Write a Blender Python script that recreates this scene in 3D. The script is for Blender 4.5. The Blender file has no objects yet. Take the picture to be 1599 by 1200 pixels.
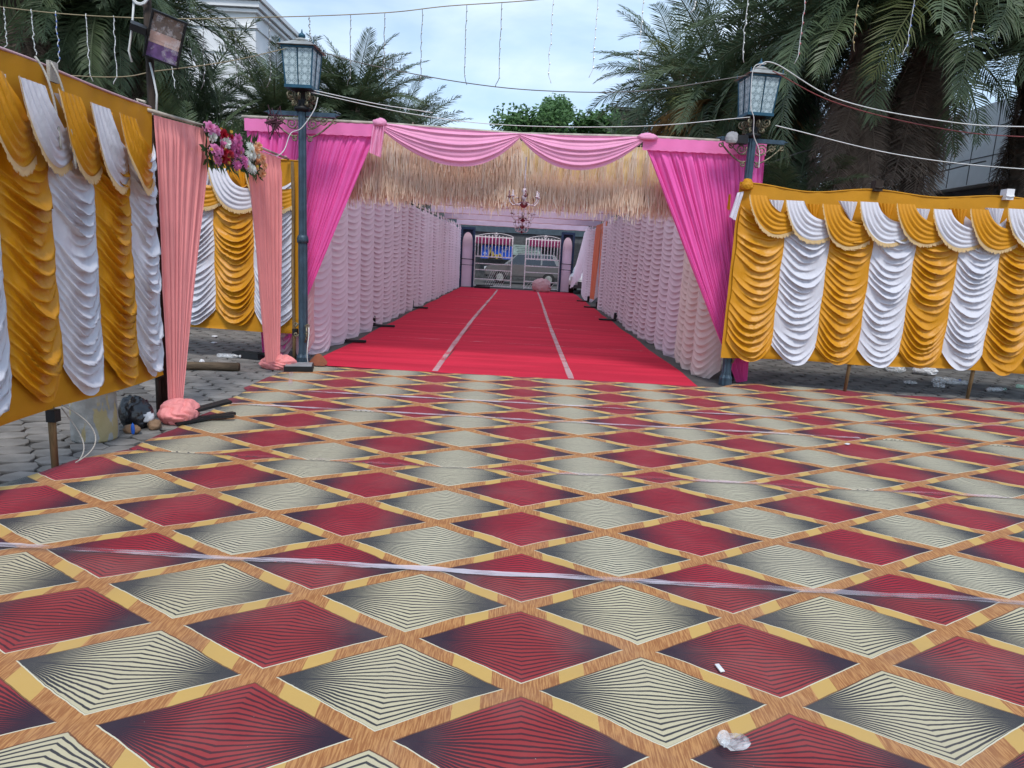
import bpy, bmesh, math, random
import numpy as np
from mathutils import Vector, Matrix, noise as mnoise

rnd = random.Random(7)
S = bpy.context.scene
COL = S.collection
R = math.radians
PI = math.pi

# ------------------------------------------------------------------ camera
cd = bpy.data.cameras.new('camera'); cam = bpy.data.objects.new('camera', cd); COL.objects.link(cam)
S.camera = cam
YAW, PITCH, ROLL = -0.00529, 0.18673, 0.05347
fw = Vector((math.sin(YAW)*math.cos(PITCH), math.cos(YAW)*math.cos(PITCH), -math.sin(PITCH)))
rt = Vector((math.cos(YAW), -math.sin(YAW), 0)); up = rt.cross(fw)
r2 = rt*math.cos(ROLL)+up*math.sin(ROLL); u2 = up*math.cos(ROLL)-rt*math.sin(ROLL)
cam.matrix_world = Matrix(((r2.x, u2.x, -fw.x, 0), (r2.y, u2.y, -fw.y, 0), (r2.z, u2.z, -fw.z, 1.55), (0, 0, 0, 1)))
cd.sensor_fit = 'HORIZONTAL'; cd.sensor_width = 36; cd.lens = 23.96
cd.clip_start = 0.05; cd.clip_end = 1500

# ------------------------------------------------------------------ world: daylight sky with soft cloud
SUN_EL, SUN_AZ = R(56), R(168)        # azimuth measured clockwise from +Y
W = bpy.data.worlds.new('World'); S.world = W; W.use_nodes = True
nt = W.node_tree; nt.nodes.clear()
wo = nt.nodes.new('ShaderNodeOutputWorld'); bg = nt.nodes.new('ShaderNodeBackground')
sky = nt.nodes.new('ShaderNodeTexSky'); sky.sky_type = 'NISHITA'; sky.sun_disc = False
sky.sun_elevation = SUN_EL; sky.sun_rotation = SUN_AZ; sky.air_density = 1.0; sky.dust_density = 0.6; sky.ozone_density = 1.5
tc = nt.nodes.new('ShaderNodeTexCoord'); mp = nt.nodes.new('ShaderNodeMapping'); mp.inputs['Scale'].default_value = (1.0, 1.0, 3.4)
mp.inputs['Location'].default_value = (0.35, 0.1, 0.22)
n1 = nt.nodes.new('ShaderNodeTexNoise'); n1.inputs['Scale'].default_value = 2.3; n1.inputs['Detail'].default_value = 7; n1.inputs['Roughness'].default_value = .52
n1.inputs['Distortion'].default_value = .35
cr = nt.nodes.new('ShaderNodeValToRGB'); cr.color_ramp.elements[0].position = .36; cr.color_ramp.elements[1].position = .66
cr.color_ramp.elements[0].color = (.15, .15, .15, 1); cr.color_ramp.elements[1].color = (.97, .97, .97, 1)
n2 = nt.nodes.new('ShaderNodeTexNoise'); n2.inputs['Scale'].default_value = 4.5; n2.inputs['Detail'].default_value = 5
cc = nt.nodes.new('ShaderNodeValToRGB'); cc.color_ramp.elements[0].position = .3; cc.color_ramp.elements[1].position = .7
cc.color_ramp.elements[0].color = (3.4, 4.7, 6.2, 1); cc.color_ramp.elements[1].color = (5.2, 6.0, 6.9, 1)
mx = nt.nodes.new('ShaderNodeMix'); mx.data_type = 'RGBA'
L = nt.links.new
L(tc.outputs['Generated'], mp.inputs['Vector']); L(mp.outputs[0], n1.inputs['Vector']); L(mp.outputs[0], n2.inputs['Vector'])
L(n1.outputs['Fac'], cr.inputs[0]); L(n2.outputs['Fac'], cc.inputs[0])
L(cr.outputs[0], mx.inputs[0]); L(sky.outputs[0], mx.inputs[6]); L(cc.outputs[0], mx.inputs[7])
L(mx.outputs[2], bg.inputs['Color']); bg.inputs['Strength'].default_value = 0.135
L(bg.outputs[0], wo.inputs['Surface'])

sd = bpy.data.lights.new('sun', 'SUN'); sd.energy = 1.7; sd.angle = R(14); sd.color = (1, .965, .91)
sun = bpy.data.objects.new('sun', sd); COL.objects.link(sun)
sdir = Vector((math.sin(SUN_AZ)*math.cos(SUN_EL), math.cos(SUN_AZ)*math.cos(SUN_EL), math.sin(SUN_EL)))
sun.rotation_euler = sdir.to_track_quat('Z', 'Y').to_euler(); sun.location = (0, -5, 20)

vs = S.view_settings; vs.view_transform = 'Standard'; vs.look = 'None'; vs.exposure = 0.54; vs.gamma = 1; vs.use_curve_mapping = False

# ------------------------------------------------------------------ helpers
def tag(o, label=None, cat=None, group=None, kind=None):
    if label: o['label'] = label
    if cat: o['category'] = cat
    if group: o['group'] = group
    if kind: o['kind'] = kind
    return o

def thing(name, label, cat, loc=(0, 0, 0), rotz=0, group=None):
    o = bpy.data.objects.new(name, None); COL.objects.link(o); o.empty_display_size = .1
    o.location = loc; o.rotation_euler = (0, 0, rotz)
    return tag(o, label, cat, group)

def mesh(name, V, F, mat, smooth=False, mi=None, uv=None):
    me = bpy.data.meshes.new(name)
    me.from_pydata([tuple(v) for v in V], [], [tuple(f) for f in F])
    mats = mat if isinstance(mat, (list, tuple)) else [mat]
    for m in mats: me.materials.append(m)
    if smooth: me.polygons.foreach_set('use_smooth', [True]*len(me.polygons))
    if mi is not None: me.polygons.foreach_set('material_index', mi)
    if uv is not None:
        l = me.uv_layers.new(name='pattern')
        idx = np.empty(len(me.loops), dtype=np.int32); me.loops.foreach_get('vertex_index', idx)
        l.data.foreach_set('uv', np.asarray(uv, dtype=np.float32)[idx].ravel())
    me.update()
    return me

def put(name, me, parent=None, loc=(0, 0, 0), rot=(0, 0, 0), scale=(1, 1, 1)):
    o = bpy.data.objects.new(name, me); COL.objects.link(o)
    o.parent = parent; o.location = loc; o.rotation_euler = rot; o.scale = scale
    return o

def copy_tree(o, parent=None):
    c = o.copy(); COL.objects.link(c); c.parent = parent
    for ch in list(o.children): copy_tree(ch, c)
    return c

class MB:
    def __init__(s): s.V = []; s.F = []; s.I = []; s.cur = 0
    def add(s, V, F):
        b = len(s.V); s.V += [tuple(v) for v in V]; s.F += [tuple(i+b for i in f) for f in F]; s.I += [s.cur]*len(F)
        return s
    def box(s, c, d, M=None, taper=1.0):
        hx, hy, hz = d[0]/2, d[1]/2, d[2]/2
        V = []
        for z in (-1, 1):
            k = taper if z > 0 else 1
            for x, y in ((-1, -1), (1, -1), (1, 1), (-1, 1)): V.append(Vector((x*hx*k, y*hy*k, z*hz)))
        if M is not None: V = [M @ v for v in V]
        V = [v+Vector(c) for v in V]
        return s.add(V, [(3, 2, 1, 0), (4, 5, 6, 7), (0, 1, 5, 4), (1, 2, 6, 5), (2, 3, 7, 6), (3, 0, 4, 7)])
    def bar(s, a, b, w, h=None):
        a, b = Vector(a), Vector(b); h = h or w
        M = (b-a).to_track_quat('Z', 'Y').to_matrix()
        return s.box((a+b)/2, (w, h, (b-a).length), M)
    def tube(s, P, r, n=6, cap=True):
        P = [Vector(p) for p in P]; m = len(P)
        rs = r if isinstance(r, (list, tuple)) else [r]*m
        V = []; F = []; pu = None
        for i, p in enumerate(P):
            t = (P[min(i+1, m-1)]-P[max(i-1, 0)])
            if t.length < 1e-9: t = Vector((0, 0, 1))
            t.normalize()
            if pu is None: pu = t.orthogonal().normalized()
            else:
                pu = pu-t*pu.dot(t)
                pu = pu.normalized() if pu.length > 1e-6 else t.orthogonal().normalized()
            w = t.cross(pu)
            for k in range(n):
                a = 2*PI*k/n; V.append(p+(pu*math.cos(a)+w*math.sin(a))*rs[i])
        for i in range(m-1):
            for k in range(n):
                F.append((i*n+k, i*n+(k+1) % n, (i+1)*n+(k+1) % n, (i+1)*n+k))
        if cap: F.append(tuple(range(n-1, -1, -1))); F.append(tuple(range((m-1)*n, m*n)))
        return s.add(V, F)
    def lathe(s, prof, n=12, c=(0, 0, 0), flute=0):
        V = []; F = []; c = Vector(c); m = len(prof)
        for r, z in prof:
            for k in range(n):
                a = 2*PI*k/n; rr = r*(1-(flute if k % 2 else 0)); V.append(c+Vector((rr*math.cos(a), rr*math.sin(a), z)))
        for i in range(m-1):
            for k in range(n): F.append((i*n+k, i*n+(k+1) % n, (i+1)*n+(k+1) % n, (i+1)*n+k))
        F.append(tuple(range(n-1, -1, -1))); F.append(tuple(range((m-1)*n, m*n)))
        return s.add(V, F)
    def grid(s, A, flip=False):
        nr, nc = A.shape[:2]; V = A.reshape(-1, 3).tolist()
        F = []
        for i in range(nr-1):
            for j in range(nc-1):
                q = (i*nc+j, i*nc+j+1, (i+1)*nc+j+1, (i+1)*nc+j)
                F.append(q[::-1] if flip else q)
        return s.add(V, F)
    def mesh(s, name, mat, smooth=False): return mesh(name, s.V, s.F, mat, smooth, s.I if isinstance(mat, (list, tuple)) else None)
    def build(s, name, mat, parent=None, smooth=False, loc=(0, 0, 0), rot=(0, 0, 0)):
        return put(name, s.mesh(name, mat, smooth), parent, loc, rot)

def sst(a, b, x):
    t = np.clip((x-a)/(b-a), 0, 1); return t*t*(3-2*t)

def spiral(c, r0, r1, a0, turns, n=26, ax=(1, 0, 0), ay=(0, 0, 1)):
    c, ax, ay = Vector(c), Vector(ax), Vector(ay); P = []
    for i in range(n+1):
        t = i/n; a = a0+turns*2*PI*t; r = r0+(r1-r0)*t
        P.append(c+ax*math.cos(a)*r+ay*math.sin(a)*r)
    return P

def bez(p0, p1, p2, p3, n=16):
    p0, p1, p2, p3 = map(Vector, (p0, p1, p2, p3)); return [p0*(1-t)**3+p1*3*t*(1-t)**2+p2*3*t*t*(1-t)+p3*t**3 for t in [i/n for i in range(n+1)]]

# ---------------- node helpers
class Ex:
    def __init__(s, nt, sock): s.nt = nt; s.s = sock
    def m(s, op, *a):
        n = s.nt.nodes.new('ShaderNodeMath'); n.operation = op
        for i, v in enumerate((s,)+a):
            if isinstance(v, Ex): s.nt.links.new(v.s, n.inputs[i])
            else: n.inputs[i].default_value = v
        return Ex(s.nt, n.outputs[0])
    def __add__(s, o): return s.m('ADD', o)
    def __sub__(s, o): return s.m('SUBTRACT', o)
    def __mul__(s, o): return s.m('MULTIPLY', o)
    def __truediv__(s, o): return s.m('DIVIDE', o)
    def abs(s): return s.m('ABSOLUTE')
    def gt(s, o): return s.m('GREATER_THAN', o)
    def lt(s, o): return s.m('LESS_THAN', o)
    def ss(s, a, b):
        n = s.nt.nodes.new('ShaderNodeMapRange'); n.interpolation_type = 'SMOOTHSTEP'
        s.nt.links.new(s.s, n.inputs[0]); n.inputs[1].default_value = a; n.inputs[2].default_value = b
        return Ex(s.nt, n.outputs[0])

def cmix(nt, f, a, b, blend='MIX'):
    n = nt.nodes.new('ShaderNodeMix'); n.data_type = 'RGBA'; n.blend_type = blend
    if isinstance(f, Ex): nt.links.new(f.s, n.inputs[0])
    elif isinstance(f, (int, float)): n.inputs[0].default_value = f
    else: nt.links.new(f, n.inputs[0])
    for i, c in ((6, a), (7, b)):
        if isinstance(c, tuple): n.inputs[i].default_value = (*c, 1) if len(c) == 3 else c
        else: nt.links.new(c, n.inputs[i])
    return n.outputs[2]

def newmat(name):
    m = bpy.data.materials.new(name); m.use_nodes = True
    nt = m.node_tree; b = nt.nodes['Principled BSDF']
    return m, nt, b, nt.nodes['Material Output']

def noise(nt, scale, detail=4, vec=None, rough=.55):
    n = nt.nodes.new('ShaderNodeTexNoise'); n.inputs['Scale'].default_value = scale; n.inputs['Detail'].default_value = detail
    n.inputs['Roughness'].default_value = rough
    if vec is not None: nt.links.new(vec, n.inputs['Vector'])
    return n

def vecscale(nt, src, sc):
    mp = nt.nodes.new('ShaderNodeMapping'); mp.inputs['Scale'].default_value = sc; nt.links.new(src, mp.inputs[0]); return mp.outputs[0]

def simple(name, c, rough=.7, metal=0, var=.25, vscale=6, bump=0.0, bscale=60, dark=None, objrand=0.0, stretch=(1, 1, 1), spec=.35):
    """base colour with broad wear noise and a fine bump"""
    m, nt, b, out = newmat(name)
    t = nt.nodes.new('ShaderNodeTexCoord'); v = vecscale(nt, t.outputs['Object'], stretch)
    n = noise(nt, vscale, 6, v)
    d = dark or tuple(x*(1-var) for x in c)
    r = Ex(nt, n.outputs['Fac']).ss(.35, .68)
    colr = cmix(nt, r, d, tuple(c))
    if objrand:
        oi = nt.nodes.new('ShaderNodeObjectInfo')
        f = Ex(nt, oi.outputs['Random'])*objrand
        colr = cmix(nt, f, colr, tuple(x*.35 for x in c))
    nt.links.new(colr, b.inputs['Base Color'])
    b.inputs['Roughness'].default_value = rough; b.inputs['Metallic'].default_value = metal
    b.inputs['Specular IOR Level'].default_value = spec
    if bump:
        n2 = noise(nt, bscale, 3, v); bp = nt.nodes.new('ShaderNodeBump'); bp.inputs['Strength'].default_value = bump; bp.inputs['Distance'].default_value = .01
        nt.links.new(n2.outputs['Fac'], bp.inputs['Height']); nt.links.new(bp.outputs[0], b.inputs['Normal'])
    return m

def cloth(name, c, rough=.55, transl=.15, sheen=0.0, spec=.3, var=.10, crease=.25, cscale=22, stretch=(1, 1, 1), tcol=None):
    m, nt, b, out = newmat(name)
    t = nt.nodes.new('ShaderNodeTexCoord'); v = vecscale(nt, t.outputs['Object'], stretch)
    n = noise(nt, 3.5, 5, v)
    oi = nt.nodes.new('ShaderNodeObjectInfo')
    base = cmix(nt, Ex(nt, n.outputs['Fac']).ss(.3, .7), tuple(x*(1-var) for x in c), c)
    base = cmix(nt, Ex(nt, oi.outputs['Random'])*.12, base, tuple(min(1, x*.78+.01) for x in c))
    nt.links.new(base, b.inputs['Base Color'])
    b.inputs['Roughness'].default_value = rough; b.inputs['Specular IOR Level'].default_value = spec
    b.inputs['Sheen Weight'].default_value = sheen; b.inputs['Sheen Roughness'].default_value = .4
    n2 = noise(nt, cscale, 4, v); n3 = noise(nt, 900, 2, t.outputs['Object'])
    h = Ex(nt, n2.outputs['Fac'])+Ex(nt, n3.outputs['Fac'])*.08
    bp = nt.nodes.new('ShaderNodeBump'); bp.inputs['Strength'].default_value = crease; bp.inputs['Distance'].default_value = .012
    nt.links.new(h.s, bp.inputs['Height']); nt.links.new(bp.outputs[0], b.inputs['Normal'])
    tr = nt.nodes.new('ShaderNodeBsdfTranslucent'); tr.inputs[0].default_value = (*(tcol or c), 1)
    ms = nt.nodes.new('ShaderNodeMixShader'); ms.inputs[0].default_value = transl
    nt.links.new(b.outputs[0], ms.inputs[1]); nt.links.new(tr.outputs[0], ms.inputs[2]); nt.links.new(ms.outputs[0], out.inputs['Surface'])
    return m

def leafmat(name, c1, c2, rough=.5, transl=.25):
    m, nt, b, out = newmat(name)
    g = nt.nodes.new('ShaderNodeNewGeometry'); oi = nt.nodes.new('ShaderNodeObjectInfo')
    f = Ex(nt, g.outputs['Random Per Island'])*.5+Ex(nt, oi.outputs['Random'])*.5
    colr = cmix(nt, f, c1, c2)
    nt.links.new(colr, b.inputs['Base Color']); b.inputs['Roughness'].default_value = rough; b.inputs['Specular IOR Level'].default_value = .4
    tr = nt.nodes.new('ShaderNodeBsdfTranslucent'); nt.links.new(colr, tr.inputs[0])
    ms = nt.nodes.new('ShaderNodeMixShader'); ms.inputs[0].default_value = transl
    nt.links.new(b.outputs[0], ms.inputs[1]); nt.links.new(tr.outputs[0], ms.inputs[2]); nt.links.new(ms.outputs[0], out.inputs['Surface'])
    return m

def carpet_mat(name, red, cream, vivid):
    m, nt, b, out = newmat(name)
    uvn = nt.nodes.new('ShaderNodeUVMap'); uvn.uv_map = 'pattern'
    geo = nt.nodes.new('ShaderNodeNewGeometry')
    sp = nt.nodes.new('ShaderNodeSeparateXYZ'); nt.links.new(uvn.outputs[0], sp.inputs[0])
    nw = noise(nt, 5.0, 2, geo.outputs['Position']); nw2 = noise(nt, 26.0, 2, geo.outputs['Position'])
    wv = (Ex(nt, nw.outputs['Fac'])-.5)*(.034 if vivid else .024)+(Ex(nt, nw2.outputs['Fac'])-.5)*(.014 if vivid else .009)
    u = Ex(nt, sp.outputs[0])+wv*.5; v = Ex(nt, sp.outputs[1])+wv
    p = u-u.m('ROUND'); q = v-v.m('ROUND'); ap = p.abs(); aq = q.abs(); d = ap+aq
    isred = d.lt(.5); isc = Ex(nt, isred.s)*-1+1
    P = p-p.m('SIGN')*isc*.5; Q = q-q.m('SIGN')*isc*.5
    aP = P.abs(); aQ = Q.abs(); D = aP+aQ
    B = .424
    inside = D.lt(B)
    s_ = aQ/((aP*-1+B).m('MAXIMUM', .004))
    ph = s_*9.3+.06
    tri = (ph.m('FRACT')-.5).abs()*2
    w = aP.ss(.0, .37).m('POWER', 1.5)*.66+.35+(Ex(nt, nw2.outputs['Fac'])-.5)*.10
    dk = (tri-w).ss(-.10, .10)*-1+1
    dk = dk.m('MAXIMUM', aP.ss(.30, .395))
    navy = (.012, .016, .03)
    # printed colour, slightly uneven
    nd = noise(nt, 2.2, 6, geo.outputs['Position']); ng = noise(nt, 420, 2, geo.outputs['Position'])
    rc = cmix(nt, Ex(nt, nd.outputs['Fac']).ss(.3, .7), red, tuple(min(1, x*1.16) for x in red))
    base = cmix(nt, isred, cream, rc)
    line = cmix(nt, isred, navy, tuple(.6*a+.16*r_ for a, r_ in zip(navy, red)))
    line = cmix(nt, aP.ss(.10, .36), line, navy)
    cell = cmix(nt, dk*.94, base, line)
    # wood grain band
    vv = vecscale(nt, geo.outputs['Position'], (165, 13, 1)); nb = noise(nt, 1.0, 3, vv)
    vv2 = vecscale(nt, geo.outputs['Position'], (60, 5, 1)); nb2 = noise(nt, 1.0, 2, vv2)
    wood = cmix(nt, Ex(nt, nb.outputs['Fac']).ss(.40, .62), (.30, .120, .042), (.47, .23, .085))
    wood = cmix(nt, Ex(nt, nb2.outputs['Fac']).ss(.62, .75)*.55, wood, (.55, .31, .125))
    sg = (p*q).gt(0)
    y1 = ap.gt(.115)*ap.lt(.275)*sg; y2 = ap.gt(.15)*ap.lt(.25)*(sg*-1+1)
    yel = y1.m('MAXIMUM', y2)
    band = cmix(nt, yel, wood, (.52, .33, .10))
    low = Q.lt(0)
    wl = D.gt(B)*D.lt(B+.0095)*low
    dl = D.gt(B)*D.lt(B+.009)*(low*-1+1)
    band = cmix(nt, wl, band, (.60, .56, .42)); band = cmix(nt, dl*.75, band, (.10, .035, .02))
    colr = cmix(nt, inside, band, cell)
    # dust and lint
    gr = Ex(nt, nd.outputs['Fac']).ss(.40, .75)*(.15 if not vivid else .08)
    colr = cmix(nt, gr, colr, (.30, .25, .22))
    nf_ = noise(nt, .9, 6, geo.outputs['Position'], .62); colr = cmix(nt, Ex(nt, nf_.outputs['Fac']).ss(.50, .72)*.16, colr, (.12, .10, .09))
    nl = noise(nt, 75, 2, geo.outputs['Position'])
    colr = cmix(nt, Ex(nt, nl.outputs['Fac']).ss(.765, .80)*.45, colr, (.6, .55, .5))
    nt.links.new(colr, b.inputs['Base Color'])
    b.inputs['Roughness'].default_value = .88; b.inputs['Specular IOR Level'].default_value = .22
    b.inputs['Sheen Weight'].default_value = .05
    bp = nt.nodes.new('ShaderNodeBump'); bp.inputs['Strength'].default_value = .35; bp.inputs['Distance'].default_value = .004
    nm = noise(nt, 9, 4, geo.outputs['Position'])
    nt.links.new((Ex(nt, ng.outputs['Fac'])*.5+Ex(nt, nm.outputs['Fac'])*2.2).s, bp.inputs['Height']); nt.links.new(bp.outputs[0], b.inputs['Normal'])
    return m

def tapemat(name, c, cover, rough=.22, fade=None):
    m, nt, b, out = newmat(name)
    geo = nt.nodes.new('ShaderNodeNewGeometry')
    v = vecscale(nt, geo.outputs['Position'], (4, 75, 4)); n = noise(nt, 1.0, 5, v, .65)
    v2 = vecscale(nt, geo.outputs['Position'], (1.6, 3, 3)); n2 = noise(nt, 1.0, 3, v2)
    b.inputs['Base Color'].default_value = (*c, 1); b.inputs['Roughness'].default_value = rough; b.inputs['Specular IOR Level'].default_value = .7
    tr = nt.nodes.new('ShaderNodeBsdfTransparent')
    f = (Ex(nt, n.outputs['Fac'])*.8+Ex(nt, n2.outputs['Fac'])*.9).ss(1.22-cover*.72, 1.38-cover*.55)
    if fade:
        sx = nt.nodes.new('ShaderNodeSeparateXYZ'); nt.links.new(geo.outputs['Position'], sx.inputs[0]); f = f*(Ex(nt, sx.outputs[0]).ss(*fade)*-.62+1)
    f = f*.55+.05
    ms = nt.nodes.new('ShaderNodeMixShader'); nt.links.new(f.s, ms.inputs[0])
    nt.links.new(tr.outputs[0], ms.inputs[1]); nt.links.new(b.outputs[0], ms.inputs[2]); nt.links.new(ms.outputs[0], out.inputs['Surface'])
    bp = nt.nodes.new('ShaderNodeBump'); bp.inputs['Strength'].default_value = .4; bp.inputs['Distance'].default_value = .003
    nt.links.new(n.outputs['Fac'], bp.inputs['Height']); nt.links.new(bp.outputs[0], b.inputs['Normal'])
    return m

def clear(name, c=(.85, .88, .9), a=.35, rough=.1):
    m, nt, b, out = newmat(name)
    b.inputs['Base Color'].default_value = (*c, 1); b.inputs['Roughness'].default_value = rough; b.inputs['Specular IOR Level'].default_value = .8
    geo = nt.nodes.new('ShaderNodeTexCoord'); n = noise(nt, 18, 4, geo.outputs['Object'])
    tr = nt.nodes.new('ShaderNodeBsdfTransparent')
    ms = nt.nodes.new('ShaderNodeMixShader'); f = Ex(nt, n.outputs['Fac']).ss(.3, .75)*.5+a*.6
    nt.links.new(f.s, ms.inputs[0]); nt.links.new(tr.outputs[0], ms.inputs[1]); nt.links.new(b.outputs[0], ms.inputs[2]); nt.links.new(ms.outputs[0], out.inputs['Surface'])
    return m

GOLD = (.66, .285, .008)
M = dict(
    gold=cloth('gold_satin', GOLD, .38, .05, spec=.38, crease=.5, cscale=30, stretch=(1.0, 1, .45)),
    white=cloth('white_satin', (.75, .75, .82), .46, .14, spec=.25, crease=.5, cscale=30, stretch=(1.0, 1, .45)),
    yellow=cloth('yellow_cloth', (.62, .275, .010), .6, .08, crease=.35, cscale=9),
    fringe=cloth('gold_fringe', (.70, .49, .24), .5, .1),
    salmon=cloth('salmon_cloth', (.92, .33, .32), .62, .16, crease=.12),
    pink=cloth('hot_pink_cloth', (.97, .15, .52), .55, .14, sheen=.1, crease=.12),
    pinkh=cloth('pink_heading_cloth', (.95, .24, .55), .6, .14, crease=.2, cscale=8), lpink=cloth('light_pink_cloth', (.95, .40, .63), .5, .18, crease=.12),
    lilac=cloth('lilac_cloth', (.95, .77, .86), .42, .50, spec=.4, crease=.2),
    peach=cloth('peach_cloth', (.95, .78, .73), .42, .45, spec=.4, crease=.2),
    ceil=cloth('ceiling_cloth', (.95, .91, .95), .7, .85, crease=.3, cscale=4),
    val=cloth('valance_lilac', (.74, .61, .73), .7, .18, crease=.3, cscale=4),
    dusty=cloth('dusty_pink_cloth', (.66, .42, .44), .5, .2),
    orange=cloth('orange_cloth', (.88, .27, .15), .6, .3),
    palewall=cloth('pale_yellow_cloth', (.78, .60, .30), .7, .35, crease=.4, cscale=5),
    redc=simple('red_felt', (.56, .024, .056), .95, var=.24, vscale=1.1, bump=.3, bscale=120, stretch=(.35, 3, 1), spec=.12),
    pole=simple('blue_grey_paint', (.050, .088, .125), .45, .3, var=.35, vscale=9, bump=.12, spec=.5),
    iron=simple('black_iron', (.022, .022, .024), .5, .4, bump=.2),
    gilt=simple('weathered_gilt', (.30, .26, .17), .5, .5, var=.7, vscale=40),
    blue=simple('lantern_blue', (.025, .095, .15), .45, .2),
    roofm=simple('lantern_roof_metal', (.42, .42, .40), .5, .3, var=.4),
    wood=simple('raw_wood', (.26, .165, .075), .8, var=.5, vscale=5, bump=.5, bscale=30, stretch=(6, 6, .8)),
    dwood=simple('dark_wood', (.055, .036, .026), .8, var=.5, vscale=5, bump=.5, bscale=30, stretch=(6, 6, .8)),
    logm=simple('brown_log', (.15, .105, .065), .85, var=.5, vscale=4, bump=.6, bscale=20, stretch=(1, 5, 5)),
    pale=simple('pale_pole', (.55, .48, .40), .7, var=.4),
    wire=simple('grey_wire', (.16, .15, .14), .5), wwire=simple('white_wire', (.72, .72, .70), .45, var=.15), ywire=simple('yellowed_wire', (.36, .29, .17), .5),
    rope=simple('pale_rope', (.46, .43, .38), .85, bump=.5, bscale=120),
    bulb=simple('clear_bulb', (.62, .64, .62), .25, spec=.8), redbulb=simple('red_bulb', (.52, .12, .14), .3), bluebulb=simple('blue_bulb', (.14, .22, .55), .3), amber=simple('amber_bulb', (.62, .42, .16), .3),
    concrete=simple('concrete', (.36, .35, .33), .9, var=.35, vscale=5, bump=.6, bscale=45),
    bark=simple('palm_bark', (.115, .088, .068), .95, var=.6, vscale=7, bump=1.0, bscale=22),
    asphalt=simple('dark_tar_ground', (.085, .08, .078), .95, var=.35, vscale=3, bump=.5, bscale=90),
    ground=simple('earth_joint', (.075, .07, .065), .95, var=.4, vscale=4, bump=.6, bscale=70),
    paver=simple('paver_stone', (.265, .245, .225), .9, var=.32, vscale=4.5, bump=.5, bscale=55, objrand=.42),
    bldw=simple('white_wall', (.84, .84, .84), .85, var=.12, vscale=1.2),
    bldg=simple('grey_wall', (.13, .13, .145), .85, var=.2, vscale=1.5),
    glassd=simple('dark_glass', (.02, .024, .03), .12, spec=.8),
    green=simple('green_dome_paint', (.04, .25, .16), .5),
    white_metal=simple('white_gate_paint', (.80, .78, .80), .5, var=.25, vscale=14), navy=simple('navy_paint', (.012, .028, .075), .5),
    silver=simple('silver_car_paint', (.22, .215, .21), .28, .55, var=.06, spec=.6), carwhite=simple('white_car_paint', (.78, .78, .78), .3, var=.05, spec=.6),
    rubber=simple('tyre_rubber', (.018, .018, .018), .85), lamp=simple('headlamp_glass', (.72, .76, .78), .12, spec=.8),
    grey=simple('shop_grey', (.11, .11, .115), .8, var=.3), magenta=simple('magenta_awning', (.20, .010, .07), .7), bluep=simple('blue_print', (.01, .09, .55), .5), yellowp=simple('ochre_print', (.50, .36, .06), .6),
    board=simple('pale_green_board', (.36, .44, .40), .5), darkm=simple('dark_metal', (.05, .05, .055), .6),
    bagm=simple('black_bin_bag', (.012, .013, .018), .28, bump=.9, bscale=16, spec=.7), paper=simple('white_paper', (.78, .78, .80), .7, bump=.4, bscale=20),
    card=simple('brown_card', (.28, .17, .10), .85, bump=.5), plas=clear('clear_plastic'), plasw=clear('milky_plastic', (.8, .82, .84), .35, .2), plasg=clear('green_plastic', (.35, .6, .5), .6, .2), bcap=simple('blue_plastic', (.02, .12, .55), .35),
    redglass=simple('red_glass', (.16, .045, .06), .2, spec=.8), crystal=simple('frosted_crystal', (.62, .50, .55), .25, spec=.8),
    tape=tapemat('clear_tape', (.80, .76, .84), .72), tapef=tapemat('long_clear_tape', (.80, .76, .84), .76, fade=(.5, 1.9)), tapep=tapemat('thin_clear_tape', (.74, .58, .66), .55), tapeg=tapemat('red_carpet_tape', (.62, .44, .46), .9, .5),
    redback=simple('carpet_backing', (.25, .08, .04), .9),
    leaf=leafmat('palm_leaf', (.042, .072, .038), (.128, .170, .080)), leafb=leafmat('palm_leaf_light', (.085, .115, .035), (.17, .185, .055)), leafd=leafmat('dead_palm_leaf', (.11, .080, .062), (.28, .21, .162), .9, .1),
    leaff=leafmat('fruit_stalk', (.20, .115, .035), (.32, .20, .07), .8), tleaf=leafmat('tree_leaf', (.032, .085, .028), (.10, .20, .058), .6, .3),
)
M['carpA'] = carpet_mat('diamond_carpet_sheen', (.265, .030, .033), (.50, .445, .295), False)  # nearest strip: glossy-angle sheen painted in as a duller, greyer red
M['carpB'] = carpet_mat('diamond_carpet', (.30, .013, .026), (.50, .46, .33), True)

# lantern glass with a printed flower trellis
def lantern_glass():
    m, nt, b, out = newmat('patterned_lantern_glass')
    t = nt.nodes.new('ShaderNodeTexCoord'); sp = nt.nodes.new('ShaderNodeSeparateXYZ'); nt.links.new(t.outputs['Object'], sp.inputs[0])
    a = Ex(nt, sp.outputs[0])+Ex(nt, sp.outputs[1]); z = Ex(nt, sp.outputs[2])
    U = a*13.0; V = z*12.0
    fu = U.m('FRACT')-.5; fv = V.m('FRACT')-.5
    r = (fu*fu+fv*fv).m('SQRT'); ang = fv.m('ARCTAN2', fu)
    pet = (ang*4).m('COSINE')*.09+.23
    ring = (r-pet).abs().lt(.055); dot = r.lt(.07)
    f = ring.m('MAXIMUM', dot)
    dia = ((fu.abs()+fv.abs())-.5).abs().lt(.035); f = f.m('MAXIMUM', dia)
    nt.links.new(cmix(nt, f*.85, (.44, .54, .57), (.035, .075, .095)), b.inputs['Base Color'])
    b.inputs['Roughness'].default_value = .25; b.inputs['Specular IOR Level'].default_value = .6
    return m
M['lglass'] = lantern_glass()

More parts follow.
